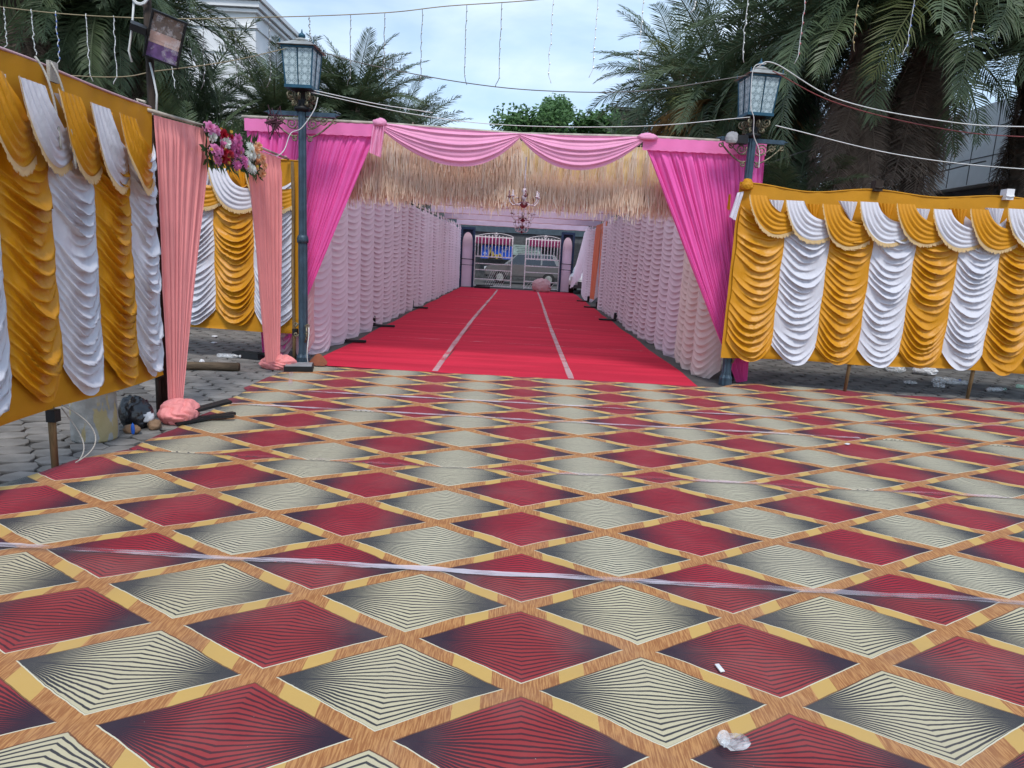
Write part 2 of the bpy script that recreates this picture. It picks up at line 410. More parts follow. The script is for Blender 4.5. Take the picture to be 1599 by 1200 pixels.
# ------------------------------------------------------------------ cloth shapes
def saw(f): return np.where(f < .78, (np.clip(f, 0, .78)/.78)**1.25, 1-sst(.78, 1.0, f))
def ridge(f):        # slow outward slope, a narrow rounded crest, then the cloth tucks back under
    return np.where(f < .80, .12*np.clip(f, 0, .8)/.8+.88*(np.clip(f, 0, .80)/.80)**2.6, 1-sst(.80, 1.0, f))

def festoon(w, h, sag0, sag1, n, amp, seed, nu=16, per=9, bulge=.02, irregular=.22, skew0=0.0, pw=2.1, droop=.0, roundcol=False, plain=False):
    """ruched column hanging in the XZ plane, facing -Y, top edge at z=0"""
    g = np.random.RandomState(seed)
    U, T = np.meshgrid(np.linspace(-1, 1, nu+1), np.linspace(0, 1, n*per+1))
    ph = T*n+irregular*np.sin(U*1.9+g.uniform(0, 6)+T*5)+.5*irregular*np.sin(T*17+U*4+g.uniform(0, 6))+.5
    k = np.clip(np.floor(ph).astype(int)+1, 0, n+3); f = ph-np.floor(ph)
    ak = g.uniform(.45, 1.25, n+5)[k]; side = g.choice([0, 0, 0, 1, -1], n+5)[k]
    if plain: side = side*0; ak = .75+.25*ak
    mask = np.where(side == 0, 1, np.clip(.55+side*U*.9, 0, 1))
    env = np.clip(1-np.abs(U)**3.2, 0, 1)**.8
    benv = np.sqrt(np.clip(1-U*U, 0, 1)) if roundcol else env
    skew = skew0+g.uniform(-.16, .16)
    Us = U-skew*(1-U*U)
    aenv = np.clip(1-U*U, 0, 1)**.9
    Y = -(amp*aenv*ridge(f)*ak*mask+bulge*benv+.005*np.sin(U*9+T*31+seed)*env+.003*np.sin(U*23-T*57+seed)*env)
    sag = (sag0+(sag1-sag0)*T)*(1-np.abs(Us)**pw)
    sag = sag*(1+.10*np.sin(T*13+seed))
    X = U*w/2+.006*np.sin(T*20+seed)*(np.abs(U) > .95)
    Z = -h*T-sag-droop*aenv*ridge(f)*ak*mask
    return np.stack([X, Y, Z], -1)

def swag(w=.62, drop=.50, att=.22, seed=0, na=20, nb=22, folds=5):
    g = np.random.RandomState(seed)
    def bz(P, t): P = np.array(P); t = t[:, None]; return P[0]*(1-t)**3+P[1]*3*t*(1-t)**2+P[2]*3*t*t*(1-t)+P[3]*t**3
    a = np.linspace(0, 1, na+1); k = w/.65; d = drop/.5
    lo = bz([(0, 0), (.06*k, -.34*d), (.26*k, -.68*d), (.66*k, -.42*d)], a)
    hi = bz([(att, 0), (att+.05, -.16*d), (.42*k, -.28*d), (.64*k, -.20*d)], a)
    b = np.linspace(0, 1, nb+1)
    A, B = np.meshgrid(a, b, indexing='ij')
    XZ = lo[:, None, :]*(1-B[..., None])+hi[:, None, :]*B[..., None]
    ph = (1-B)*folds+.25*np.sin(A*3+g.uniform(0, 6)); f = ph-np.floor(ph)
    kf = np.clip(np.floor(ph).astype(int)+1, 0, folds+2); amps = g.uniform(.6, 1.2, folds+4)[kf]
    out = .10-.055*A+.035*np.sin(PI*np.clip(A, 0, 1))+.030*saw(f)*amps*np.sin(PI*np.clip(A*.9+.08, 0, 1))
    return np.stack([XZ[..., 0], -out, XZ[..., 1]], -1)

def fringe_mb(edge, step=.016, ln=.04, out=.006):
    """little tassels along an edge (list of points)"""
    mb = MB(); E_ = [Vector(p) for p in edge]
    acc = 0
    for i in range(len(E_)-1):
        a, b = E_[i], E_[i+1]; l = (b-a).length; t = (b-a).normalized() if l > 1e-6 else Vector((1, 0, 0)); s = 0
        while s < l:
            p = a+t*s+Vector((0, -out, 0)); L_ = ln*rnd.uniform(.7, 1.15); dx = rnd.uniform(-.006, .006)
            w = Vector((.0045, 0, 0))+t*.0035
            q = p+Vector((dx, -.004, -L_))
            mb.add([p-w, p+w, q+w*.7, q-w*.7], [(0, 1, 2, 3)])
            s += step
        # braid
        o = Vector((0, -out-.001, 0)); d = Vector((0, 0, -.011))
        mb.add([a+o-d, b+o-d, b+o+d, a+o+d], [(0, 1, 2, 3)])
    return mb

def pleat_triangle(w, h, seed):
    g = np.random.RandomState(seed); U, V = np.meshgrid(np.linspace(0, 1, 25), np.linspace(0, 1, 9))
    px = .75
    X = (U*w)*(1-V)+(px*w+(U-.5)*.04)*V
    Z = -h*V*(1-.25*np.abs(U-.6))
    Y = -(.055+.016*np.sin(U*2*PI*5+g.uniform(0, 6))*(1-.5*V))
    return np.stack([X, Y, Z], -1)

def gathered(A, B, C, D, npl, amp0, amp1, seed, nv=26, header=.12, power=1.0, out=(0, -1, 0), sub=8):
    """curtain from top line A-B to bottom line C-D with running pleats; returns grid"""
    g = np.random.RandomState(seed); A, B, C, D, out = [np.array(p, float) for p in (A, B, C, D, out)]
    nu = npl*sub
    u = np.linspace(0, 1, nu+1); v = np.linspace(0, 1, nv+1)
    V_, U_ = np.meshgrid(v, u, indexing='ij')
    warp = U_+.016*np.sin(U_*9.3+seed)+.010*np.sin(U_*31+seed)+.006*np.sin(U_*67+2*seed)+.004*np.sin(V_*6+U_*23)
    s = V_**power
    top = A+(B-A)*U_[..., None]; bot = C+(D-C)*U_[..., None]
    P = top*(1-s[..., None])+bot*s[..., None]
    amp = amp0+(amp1-amp0)*V_
    ht = header/max(1e-3, np.linalg.norm(A-C)); am = amp*sst(ht*.6, ht*1.7, V_)
    ph = warp*npl
    pl = 1.15*np.abs(np.sin(PI*ph))**.55-.6+.5*np.sin(2*PI*ph*.37+seed)+.30*np.sin(V_*5+ph*2.1)
    return P+out*(am*pl)[..., None]

def crumple(n, sx, sy, sz, seed, fold=.35, freq=3.2, swirl=False):
    """crumpled cloth bundle"""
    bm = bmesh.new(); bmesh.ops.create_icosphere(bm, subdivisions=n, radius=1)
    off = Vector((seed*3.1, seed*1.7, seed*.9))
    for v in bm.verts:
        p = v.co.copy(); r_ = 1.06-fold*math.exp(-abs(mnoise.noise(p*freq+off))*9)*.55-.5*fold*math.exp(-abs(mnoise.noise(p*freq*1.9-off))*9)*.45+.10*mnoise.noise(p*freq*.6+off)
        if swirl:
            w_ = 3.2*mnoise.noise(p*1.15+off); r_ = .88+.19*abs(math.sin(4.2*(p.x*.8+p.z*.9+p.y*.35)+w_*1.5))**.6+.10*abs(math.sin(7.5*(p.y-p.x*.5+p.z*.3)+w_*1.8))**.6+.16*mnoise.noise(p*.9-off)
        v.co = Vector((p.x*sx*r_, p.y*sy*r_, max(0, (p.z*.8+.55)*sz*r_)))
    V = [v.co.copy() for v in bm.verts]; F = [tuple(x.index for x in f.verts) for f in bm.faces]; bm.free()
    return V, F

# ------------------------------------------------------------------ ground
def sheet(name, x0, x1, y0, y1, z, mat, n=1):
    U, V = np.meshgrid(np.linspace(x0, x1, n+1), np.linspace(y0, y1, n+1))
    return MB().grid(np.stack([U, V, np.full_like(U, z)], -1)).build(name, mat)
ground = tag(sheet('ground', -700, 700, -300, 1100, -.022, M['ground']), kind='structure')
tag(sheet('tunnel_floor', -3.35, 3.2, 8.72, 32.2, -.004, M['asphalt']), kind='structure')
tag(sheet('street', -120, 120, 32.6, 43.6, -.002, M['asphalt']), kind='structure')

# interlocking pavers: nearest ones are pieces of the ground
def paver_shape(seed, w=.27, h=.19):
    g = random.Random(seed); pts = []
    base = [(-.5, -.18), (-.22, -.5), (.24, -.46), (.5, -.12), (.46, .2), (.2, .5), (-.26, .46), (-.5, .16)]
    for x, y in base: pts.append(((x+g.uniform(-.06, .06))*w*1.0, (y+g.uniform(-.07, .07))*h*.98))
    return pts
def paver_geo(pts, z=0):
    n = len(pts); V = [(x, y, -.02+z) for x, y in pts]+[(x, y, -.004+z) for x, y in pts]+[(x*.955, y*.945, z) for x, y in pts]
    F = [tuple(range(2*n, 3*n))]
    for k in range(2):
        for i in range(n): F.append((k*n+i, k*n+(i+1) % n, (k+1)*n+(i+1) % n, (k+1)*n+i))
    return V, F
pshapes = [paver_shape(s) for s in range(7)]
pmesh = [mesh('paver', *paver_geo(p), M['paver']) for p in pshapes]
cells = []
PW, PH = .285, .172
def under(x, y):      # leave the area under carpets / tunnel unpaved
    return (-2.62 < x < 8 and y < 8.62) or (-3.3 < x < 3.1 and 8.62 < y < 32)
for j in range(int(2.5/PH), int(14/PH)):
    for i in range(-42, 42):
        x = i*PW+(PW/2 if j % 2 else 0); y = j*PH
        if under(x, y): continue
        if x < 0 and x < -9.5: continue
        cells.append((x, y))
def seen(x, y):
    if x < -2.6:
        a = -4.25 < x and 3.5 < y < 5.9
        b = y < 12 and 1.80*abs(x) < y < 3.25*abs(x)
        return a or b
    return False
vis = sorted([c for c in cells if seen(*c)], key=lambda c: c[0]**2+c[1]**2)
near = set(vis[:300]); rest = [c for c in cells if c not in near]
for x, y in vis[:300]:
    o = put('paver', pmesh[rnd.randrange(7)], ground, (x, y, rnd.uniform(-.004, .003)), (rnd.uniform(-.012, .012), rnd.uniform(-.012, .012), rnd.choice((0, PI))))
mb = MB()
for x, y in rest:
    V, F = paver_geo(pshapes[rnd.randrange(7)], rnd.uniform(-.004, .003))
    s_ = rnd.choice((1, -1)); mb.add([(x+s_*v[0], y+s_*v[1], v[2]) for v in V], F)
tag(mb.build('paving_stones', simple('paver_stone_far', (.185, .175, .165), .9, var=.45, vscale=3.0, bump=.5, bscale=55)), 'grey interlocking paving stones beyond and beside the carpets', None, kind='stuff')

# ------------------------------------------------------------------ diamond carpets laid in strips
def wy(Y): return .951*(1+.0158*(Y-2.2))
def xl(Y):
    return float(np.interp(Y, [0, 3.0, 3.6, 3.92, 4.2, 4.45, 4.7, 4.76, 6.0, 6.4, 7.0, 7.1, 8.0, 8.7], [-3.3, -3.25, -3.22, -3.12, -3.04, -2.99, -2.84, -2.80, -2.76, -2.83, -2.80, -2.90, -2.86, -2.76]))
def yfar(x): return 8.66+float(np.interp(x, [-3, 2.62, 3.0, 3.5, 5, 6.6, 9], [0, .03, .47, .52, .22, .17, .12]))
def carpet(y0, y1, lat, H, mat, label, z, last=False, seed=0):
    ny = max(8, int((y1-y0)/.045)); nx = 230
    V = []; UV = []; F = []
    for j in range(ny+1):
        for i in range(nx+1):
            t = j/ny; ye = y0+(y1-y0)*t; xa = xl(ye)+.012*math.sin(ye*9+seed); x = xa+(8.6-xa)*i/nx
            Y = y0+((yfar(x) if last else y1)-y0)*t
            edge = min(t, 1-t)*(y1-y0)
            wr = .005*mnoise.noise(Vector((x*1.6, Y*3.2, seed)))+.004*mnoise.noise(Vector((x*5, Y*7, seed+5)))+.014*max(0, mnoise.noise(Vector((x*.7+Y*.3, Y*3.6, seed+9)))-.22)
            lift = .007*max(0, mnoise.noise(Vector((x*2.3, seed*3+11, 0))))*math.exp(-edge/.05)
            V.append((x, Y, z+wr+lift)); UV.append(((x-.08)/wy(Y), (Y-lat)/H))
    for j in range(ny):
        for i in range(nx): a = j*(nx+1)+i; F.append((a, a+1, a+nx+2, a+nx+1))
    # turned-down rim gives the pile its thickness
    rim = list(range(0, nx+1))+[j*(nx+1)+nx for j in range(1, ny+1)]+[ny*(nx+1)+i for i in range(nx-1, -1, -1)]+[j*(nx+1) for j in range(ny-1, 0, -1)]
    b0 = len(V)
    for k in rim: v = V[k]; V.append((v[0], v[1], v[2]-.010)); UV.append(UV[k])
    n = len(rim)
    for k in range(n): F.append((rim[k], b0+k, b0+(k+1) % n, rim[(k+1) % n]))
    o = put('patterned_carpet', mesh('patterned_carpet', V, F, mat, True, uv=UV))
    return tag(o, label, 'carpet', 'diamond carpet strips')
LA = 2.213-.2985; LB = 4.965+.296
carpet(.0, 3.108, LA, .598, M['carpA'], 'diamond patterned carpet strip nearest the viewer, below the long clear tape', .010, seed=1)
carpet(3.114, 4.752, LA, .598, M['carpB'], 'diamond patterned carpet strip just beyond the long tape, under the black clamped post', .011, seed=2)
carpet(4.758, 6.335, LB, .592, M['carpB'], 'diamond patterned carpet strip beside the near salmon bundle and grey drum', .010, seed=3)
carpet(6.341, 7.065, LB, .592, M['carpB'], 'narrow diamond patterned carpet strip between two pale tape lines', .011, seed=4)
carpet(7.071, 8.66, LB, .592, M['carpB'], 'farthest diamond patterned carpet strip, meeting the red carpet and both lamp posts', .010, last=True, seed=5)

def tape(name, pts, w, mat, label, z=.021, cat='tape', group=None, seed=0):
    P = []; n = len(pts)
    for i, (x, y) in enumerate(pts):
        a = Vector(pts[max(0, i-1)]); b = Vector(pts[min(n-1, i+1)]); t = (b-a).normalized(); nn = Vector((-t.y, t.x))
        ww = w*(1+.35*mnoise.noise(Vector((i*.45, seed, 0))))
        row = []
        for k in range(5):
            f = (k/4-.5)*ww; row.append((x+nn.x*f, y+nn.y*f, z-.003+.003*mnoise.noise(Vector((i*.8, k*.9, seed)))))
        P.append(row)
    return tag(MB().grid(np.array(P)).build(name, mat, None, True), label, cat, group)
def line(x0, x1, y0, y1=None, n=60, wob=.01, s=0):
    y1 = y0 if y1 is None else y1
    return [(x0+(x1-x0)*i/n, y0+(y1-y0)*i/n+wob*mnoise.noise(Vector((i*.11, s, 3)))) for i in range(n+1)]
G_ = 'clear tape over the carpet joints'
tape('packing_tape', line(-2.95, 3.9, 3.115, 3.11, 140, .018, 1),   .046, M['tapef'], 'long shiny clear packing tape across the nearest carpet joint', group=G_, seed=1)
tape('packing_tape', line(-2.75, 5.5, 4.752, 4.752, 90, .01, 3), .05, M['tapep'], 'clear tape over the joint with small cut red diamonds', group=G_, seed=3)
tape('packing_tape', line(-2.80, 3.3, 6.34, 6.33, 90, .014, 4), .055, M['tape'], 'pale clear tape line, nearer of the two that border the narrow carpet strip', group=G_, seed=4)
tape('packing_tape', line(-2.4, 3.0, 7.07, 7.07, 90, .014, 5), .05, M['tape'], 'pale clear tape line, farther of the two that border the narrow carpet strip', group=G_, seed=5)
tape('packing_tape', line(-2.72, -2.45, 8.1, 7.25, 16, .006, 6), .045, M['tapep'], 'short slanting clear tape on the carpet below the flat black box', group=G_, seed=6)
tape('packing_tape', line(3.3, 6.8, 6.95, 7.5, 40, .03, 7), .05, M['tapep'], 'thin clear tape slanting over the far right of the carpet', group=G_, seed=7)

# red carpet runners through the tunnel
def runner(x0, x1, label, sd, a0=8.70, a1=31.3):
    ny, nx = 190, 24; P = np.zeros((ny+1, nx+1, 3))
    for j in range(ny+1):
        t = j/ny; y = a0+(a1-a0)*t**1.25
        for i in range(nx+1):
            x = x0+(x1-x0)*i/nx
            z = .006+.020*max(0, mnoise.noise(Vector((x*.7+sd, y*1.9, 2)))-.12)**1.5+.003*mnoise.noise(Vector((x*4, y*9, sd)))
            P[j, i] = (x+(.02*math.sin(y*1.7+sd) if i in (0, nx) else 0), y, z)
    mb = MB().grid(P)
    n0 = len(mb.V)
    return tag(mb.build('red_carpet', M['redc'], None, True), label, 'carpet', 'red carpet runners in the tunnel')
runner(-2.72, -1.035, 'red carpet runner along the left wall drapes of the tunnel', 1)
runner(-1.03, .735, 'red carpet runner down the middle between two pale tape lines', 2)
runner(.74, 2.38, 'red carpet runner along the right wall drapes of the tunnel', 3)
tape('carpet_tape', [(x, y) for y, x in [(8.74+.38*i, -1.06-.035*math.sin(i*.09)) for i in range(58)]], .075, M['tapeg'], 'pale pink tape line on the red carpet, left one', .0175, seed=11)
tape('carpet_tape', [(x, y) for y, x in [(8.74+.38*i, .72-.02*math.sin(i*.1)+.02*(i/58)) for i in range(58)]], .075, M['tapeg'], 'pale pink tape line on the red carpet, right one', .0175, seed=12)
for k, (y, xa, xb, lab) in enumerate(((12.05, -2.3, 2.2, 'thin pale cross tape on the red carpet, nearest of the cross lines'), (15.0, -2.5, 1.6, 'thin pale cross tape on the red carpet, second cross line from the front'), (18.8, -2.6, 2.2, 'thin pale cross tape on the red carpet, third cross line from the front'), (24.2, -2.4, 2.3, 'thin pale cross tape on the red carpet nearest the gate'))):
    tape('carpet_tape', line(xa, xb, y, y-.12, 40, .02, k+20), .035, M['tapep'], lab, .019, seed=20+k)

# ------------------------------------------------------------------ striped screens of gold and white satin
def screen(label, loc, rotz, x0, x1, cols, swags, ztop, zbot, scallop, hdrop=.17, sw=.62, seed=0, nf=21, deep=.27, first='gold', band=.05):
    root = thing('fabric_screen', label, 'fabric screen', loc, rotz, 'gold and white fabric screens')
    # backing sheet, sagging between its posts
    nx, nz = 90, 40; A = np.zeros((nz+1, nx+1, 3))
    for j in range(nz+1):
        for i in range(nx+1):
            x = x0+(x1-x0)*i/nx; zt = ztop+scallop(x); z = zt+(zbot-zt)*j/nz
            a = j/nz
            wr = .010*mnoise.noise(Vector((x*2.4, a*9+x*1.5, seed)))+.014*mnoise.noise(Vector((x*7, a*2, seed+3)))*(1-a)**2
            if a > .9: wr += .012*math.sin(a*120+x*2)
            A[j, i] = (x, .012+wr, z+(.010*math.sin(x*3.1+seed) if j == nz else 0))
    B = A.copy(); B[..., 1] += .004
    mb = MB().grid(A).grid(B, True)
    mb.build('backing_cloth', M['yellow'], root, True)
    edge = [(x0+(x1-x0)*i/60, 0.012, ztop+scallop(x0+(x1-x0)*i/60)+.004) for i in range(61)]
    MB().tube(edge, .009, 6).build('hem_cord', M['dusty'] if seed == 1 else M['yellow'], root, True)
    for k, (a, b, c) in enumerate(cols):
        w = b-a; zt = ztop+scallop((a+b)/2)-hdrop-.10; h = zt-zbot-band-rnd.uniform(-.015, .02)
        n = nf+rnd.randrange(-1, 2)
        f = festoon(w*1.012, h-deep, .13, deep, n, .070, seed*31+k*7+3, droop=.030, skew0=.18 if seed == 1 else 0.0)
        o = MB().grid(f).build('drape_column', M[c], root, True, ((a+b)/2, -.012, zt))
    cur = first
    for k, x in enumerate(swags):
        zt = ztop+scallop(x)-hdrop
        if x-.24 < x0+.02: tri = pleat_triangle(.02, .2, 1)
        else: tri = pleat_triangle(.24, .24, seed+k)
        MB().grid(tri).build('pleated_point', M[cur], root, True, (x-.24, 0, zt))
        g = swag(sw*rnd.uniform(.95, 1.05), .48*rnd.uniform(.93, 1.06), .22, seed*17+k)
        s_ = MB().grid(g).build('swag', M[cur], root, True, (x, -.012, zt))
        e = g[:, 0, :].tolist()
        fringe_mb(e).build('fringe', M['fringe'], s_, False)
        cur = 'white' if cur == 'gold' else 'gold'
    return root

# left near screen, runs along the left side (local x = world Y)
cy = [1.95, 2.45, 2.95, 3.42, 3.92, 4.37, 4.81, 5.24, 5.62]
cl = ['gold', 'white', 'gold', 'white', 'gold', 'white', 'gold', 'white']
screen('gold and white satin screen close at the left, beside the salmon curtains', (-2.99, 0, 0), R(90), 1.9, 5.66,
       [(cy[i], cy[i+1], cl[i]) for i in range(8)], [1.75+.325*i for i in range(11)], 2.545, .40, lambda x: -.012*abs(math.sin((x-4.31)/1.42*PI))+.0*x, .15, .50, 1, 23, .24, 'gold', .06)
# screen behind the salmon curtain opening
cx = [-5.5, -4.98, -4.47, -3.96, -3.45, -2.93]
screen('gold and white satin screen seen through the salmon curtain opening', (0, 8.88, 0), 0, -5.6, -2.80,
       [(cx[i], cx[i+1], ('gold', 'white')[(i+1) % 2]) for i in range(5)], [-5.31, -4.86, -4.41, -3.96, -3.50], 2.57, .39, lambda x: -.01*abs(math.sin(x*2)), .14, .60, 2, 24, .22, 'gold', .05)
# right screen
dx = [2.70, 3.29, 3.86, 4.41, 4.95, 5.50, 6.02, 6.56, 7.1, 7.65]
screen('gold and white satin screen at the right, tied to the right lamp post', (0, 8.86, 0), 0, 2.66, 7.7,
       [(dx[i], dx[i+1], ('gold', 'white')[i % 2]) for i in range(9)], [2.76+.455*i for i in range(11)], 2.585, .385, lambda x: -.115*math.sin(min(1, max(0, (x-2.78)/1.55))*PI)**2*.6-.09*math.sin(min(1, max(0, (x-4.33)/1.57))*PI)**2*.6-.05*math.sin(max(0, (x-5.9)/1.6)*PI)**2, .15, .66, 3, 21, .23, 'gold', -.02)

V, F = crumple(4, .07, .06, .09, 21, swirl=True); tag(put('cloth_tie', mesh('cloth_tie', V, F, M['yellow'], True), None, (2.74, 8.83, 2.50)), 'yellow cloth knot tying the right screen to the right lamp post', 'cloth knot')
tw = thing('cloth_tail', 'white satin tail sticking out left of the right screen top', 'cloth', (2.66, 8.83, 2.46))
MB().grid(gathered((-.03, 0, 0), (.05, 0, .02), (-.10, -.02, -.30), (-.02, -.02, -.34), 4, .02, .02, 6, nv=10, header=.02)).build('tail', M['white'], tw, True)
# wooden posts carrying the screens
def post(x, y, z0, z1, mat, label, capz=None, topcap=None, r=.022):
    t = thing('wooden_post', label, 'post', (x, y, 0), 0, 'posts behind the fabric screens')
    P = [(r*.3*math.sin(k*1.3), r*.3*math.cos(k*1.7), z0+(z1-z0)*k/8) for k in range(9)]
    MB().tube(P, [r*(1+.1*math.sin(k*2.1)) for k in range(9)], 8).build('shaft', mat, t, True)
    if capz: MB().box((.02, -.004, capz), (.06, .06, .08)).build('clamp', M['iron'], t)
    if topcap: MB().box((0, -.05, z1-.03), (.095, .12, .13)).tube([(-.05, -.115, z1-.05), (0, -.12, z1-.06), (.05, -.115, z1-.05)], .008).build('top_wrap', topcap, t)
    return t
post(-3.035, 4.31, 0, 2.50, M['wood'], 'light wooden post with a black clamp standing on the carpet under the near left screen', .36)
post(-3.09, 5.74, 0, 2.50, M['dwood'], 'dark wooden post at the end of the left screen, below the floodlight mast', .40, None, .021)
post(4.36, 8.915, 0, 2.66, M['wood'], 'thin wooden post under the right screen with a brown wrapped top, nearer the lamp post', .41, M['dwood'])
post(5.98, 8.915, 0, 2.64, M['wood'], 'thin wooden post under the right screen with a white wrapped top, at the right edge', None, M['paper'])
post(-2.93, 8.83, 0, 2.55, M['wood'], 'wooden post tied against the left lamp post', .42)

# ropes dangling over the left screen
t = thing('hanging_rope', 'pair of pale ropes dangling over the top of the near left screen', 'rope', (-2.9, 4.3, 2.5))
MB().tube(bez((-.06, .0, .06), (.03, .01, -.05), (.03, .03, -.25), (.04, .03, -.46), 14), .007).build('rope', M['rope'], t, True)
MB().tube(bez((-.06, .13, .07), (.03, .13, -.05), (.03, .15, -.28), (.04, .16, -.56), 14), .007).build('rope', M['rope'], t, True)
MB().box((-.06, .15, .01), (.02, .08, .12)).build('rope_pad', M['rope'], t)
# loose white cable at the first post
tag(MB().tube(bez((-2.99, 4.36, .42), (-2.9, 4.50, .30), (-2.74, 4.50, .14), (-2.92, 4.35, .03), 22), .0045).tube(bez((-3.0, 4.37, .40), (-2.98, 4.50, .2), (-2.86, 4.45, .12), (-2.92, 4.37, .025), 22), .004).build('loose_cable', M['rope'], None, True), 'pale cable looping down beside the light wooden post', 'cable')

# ------------------------------------------------------------------ salmon curtains with flowers
def curtain(name, label, A, B, C, D, npl, mat, seed, amp0=.022, amp1=.012, out=(0, -1, 0), power=1.0, group=None, bundle=None, header=.1, heading=False):
    t = thing(name, label, 'curtain', tuple(C), 0, group)
    o = Vector(C)
    g = gathered(Vector(A)-o, Vector(B)-o, Vector(C)-o, Vector(D)-o, npl, amp0, amp1, seed, out=out, power=power, header=header)
    MB().grid(g).build('curtain_cloth', mat, t, True)
    if heading:
        n_ = 40; A_ = np.zeros((5, n_+1, 3)); a_, b_ = Vector(A)-o, Vector(B)-o
        for i_ in range(n_+1):
            for j_ in range(5): q_ = a_.lerp(b_, i_/n_); A_[j_, i_] = (q_.x, q_.y-.055-.008*math.sin(i_*.9+seed)*(j_/4), q_.z+.012-.15*j_/4+.004*math.sin(i_*2.2))
        MB().grid(A_).build('heading_band', M['pinkh'], t, True)
    if bundle:
        c, sx, sy, sz = bundle; V, F = crumple(5, sx, sy, sz, seed, swirl=True)
        put('hem_bundle', mesh('hem_bundle', V, F, mat, True), t, Vector(c)-o)
    return t
SG = 'salmon curtains of the side opening'
curtain('entrance_curtain', 'salmon curtain beside the floodlight mast, tied to a bundle on the carpet', (-2.98, 5.66, 2.49), (-2.98, 6.68, 2.55), (-2.95, 5.66, .10), (-2.92, 5.80, .06), 20, M['salmon'], 3, .030, .014, (1, 0, 0), 1.12, SG, ((-2.86, 5.64, 0), .14, .18, .13))
curtain('entrance_curtain', 'salmon curtain between the flowers and the left lamp post, tied down by a loose bundle', (-2.98, 7.52, 2.52), (-2.98, 8.55, 2.55), (-2.98, 7.98, .14), (-2.96, 8.38, .10), 18, M['salmon'], 5, .030, .014, (1, 0, 0), 1.05, SG, ((-2.98, 8.38, 0), .20, .14, .12))
curtain('entrance_curtain', 'hot pink curtain end hanging at the left edge of the view', (-3.02, 2.9, 2.5), (-3.02, 3.45, 2.5), (-3.0, 3.4, .03), (-2.98, 3.74, .012), 8, M['pink'], 9, .02, .01, (1, 0, 0))
tag(MB().tube([(-2.99, 5.6, 2.515), (-2.99, 6.7, 2.575), (-2.99, 7.6, 2.58), (-2.99, 8.85, 2.58)], .016).build('curtain_rail', M['pale'], None, True), 'pale rail above the salmon curtains and flowers', 'rail')

# flower arrangement
petal_cache = {}
def rose(r, seed, kind):
    g = random.Random(seed); mb = MB()
    rings = ((3, .25, .9), (5, .5, .75), (6, .8, .45), (7, 1.0, .15)) if kind == 'rose' else ((9, .45, .6), (13, .75, .35), (15, 1.0, .08))
    for nr, rad, lift in rings:
        for k in range(nr):
            a = 2*PI*(k+g.uniform(-.2, .2))/nr+rad; w = (2.6 if kind == 'rose' else 1.6)*rad/nr*1.7
            c, s_ = math.cos(a), math.sin(a); V = []
            for (d, ww, up_) in ((.05, .3, 0), (.55, 1, .30), (1.0, .55, .25)):
                rr = rad*d; z = lift*(d**.8)+up_*.25*(1-rad)
                if d == 1.0: z -= .12
                for sgn in (-1, 1): V.append(((c*rr-s_*w*ww*sgn*.5)*r, (s_*rr+c*w*ww*sgn*.5)*r, z*r))
            mb.add(V, [(0, 1, 3, 2), (2, 3, 5, 4)])
    return mb
fcols = {'pink': cloth('pink_petal', (.72, .19, .46), .6, .25), 'rosep': cloth('rose_petal', (.75, .26, .50), .6, .25), 'red': cloth('red_petal', (.45, .01, .03), .6, .15), 'whitep': cloth('white_petal', (.78, .82, .76), .6, .25), 'peachp': cloth('peach_petal', (.82, .46, .26), .6, .25), 'yell': cloth('yellow_petal', (.70, .48, .08), .6, .2)}
ft = thing('flower_arrangement', 'cluster of pink, red, white and peach flowers on the rail between the salmon curtains', 'flowers', (-2.95, 6.98, 2.41), 0)
ft['label'] = 'cluster of pink, red, white and peach flowers between the salmon curtains'
fm = {}
for c in fcols:
    for k in ('rose', 'mum'): fm[c, k] = rose(.058, hash((len(c), k)) % 99, k).mesh('flower', fcols[c])
rows = [(-.52, 'rosep', 'rose'), (-.40, 'rosep', 'rose'), (-.27, 'red', 'rose'), (-.17, 'red', 'mum'), (-.06, 'pink', 'mum'), (.05, 'pink', 'rose'), (.16, 'pink', 'mum'), (.30, 'whitep', 'mum'), (.42, 'whitep', 'mum'), (.54, 'peachp', 'rose'), (.66, 'peachp', 'rose')]
leafy = MB()
for i, (yy, c, k) in enumerate(rows):
    for zz in (.115, .04, -.04, -.115):
        z = zz+rnd.uniform(-.03, .03); y = yy*.98+rnd.uniform(-.03, .03)
        cc = c if rnd.random() > .12 else rnd.choice(('pink', 'rosep', 'whitep'))
        put('flower', fm[cc, k], ft, (.07+rnd.uniform(-.02, .03), y, z), (rnd.uniform(-.4, .4), R(80)+rnd.uniform(-.4, .3), rnd.uniform(-.6, .2)), (rnd.uniform(.85, 1.15),)*3)
        if rnd.random() < .5: put('flower', fm['yell', 'rose'], ft, (.09, y+rnd.uniform(-.07, .07), z+rnd.uniform(-.07, .07)), (0, R(80), rnd.uniform(0, 3)), (.28,)*3)
        for q in range(9):
            a = rnd.uniform(0, 6.28); d = Vector((rnd.uniform(0, .4), math.cos(a), math.sin(a)))*rnd.uniform(.10, .17); b = Vector((.02, y, z)); s_ = d.cross(Vector((1, 0, 0))).normalized()*.022
            leafy.add([b, b+d*.5+s_, b+d, b+d*.5-s_], [(0, 1, 2, 3)])
leafy.build('foliage', M['tleaf'], ft)

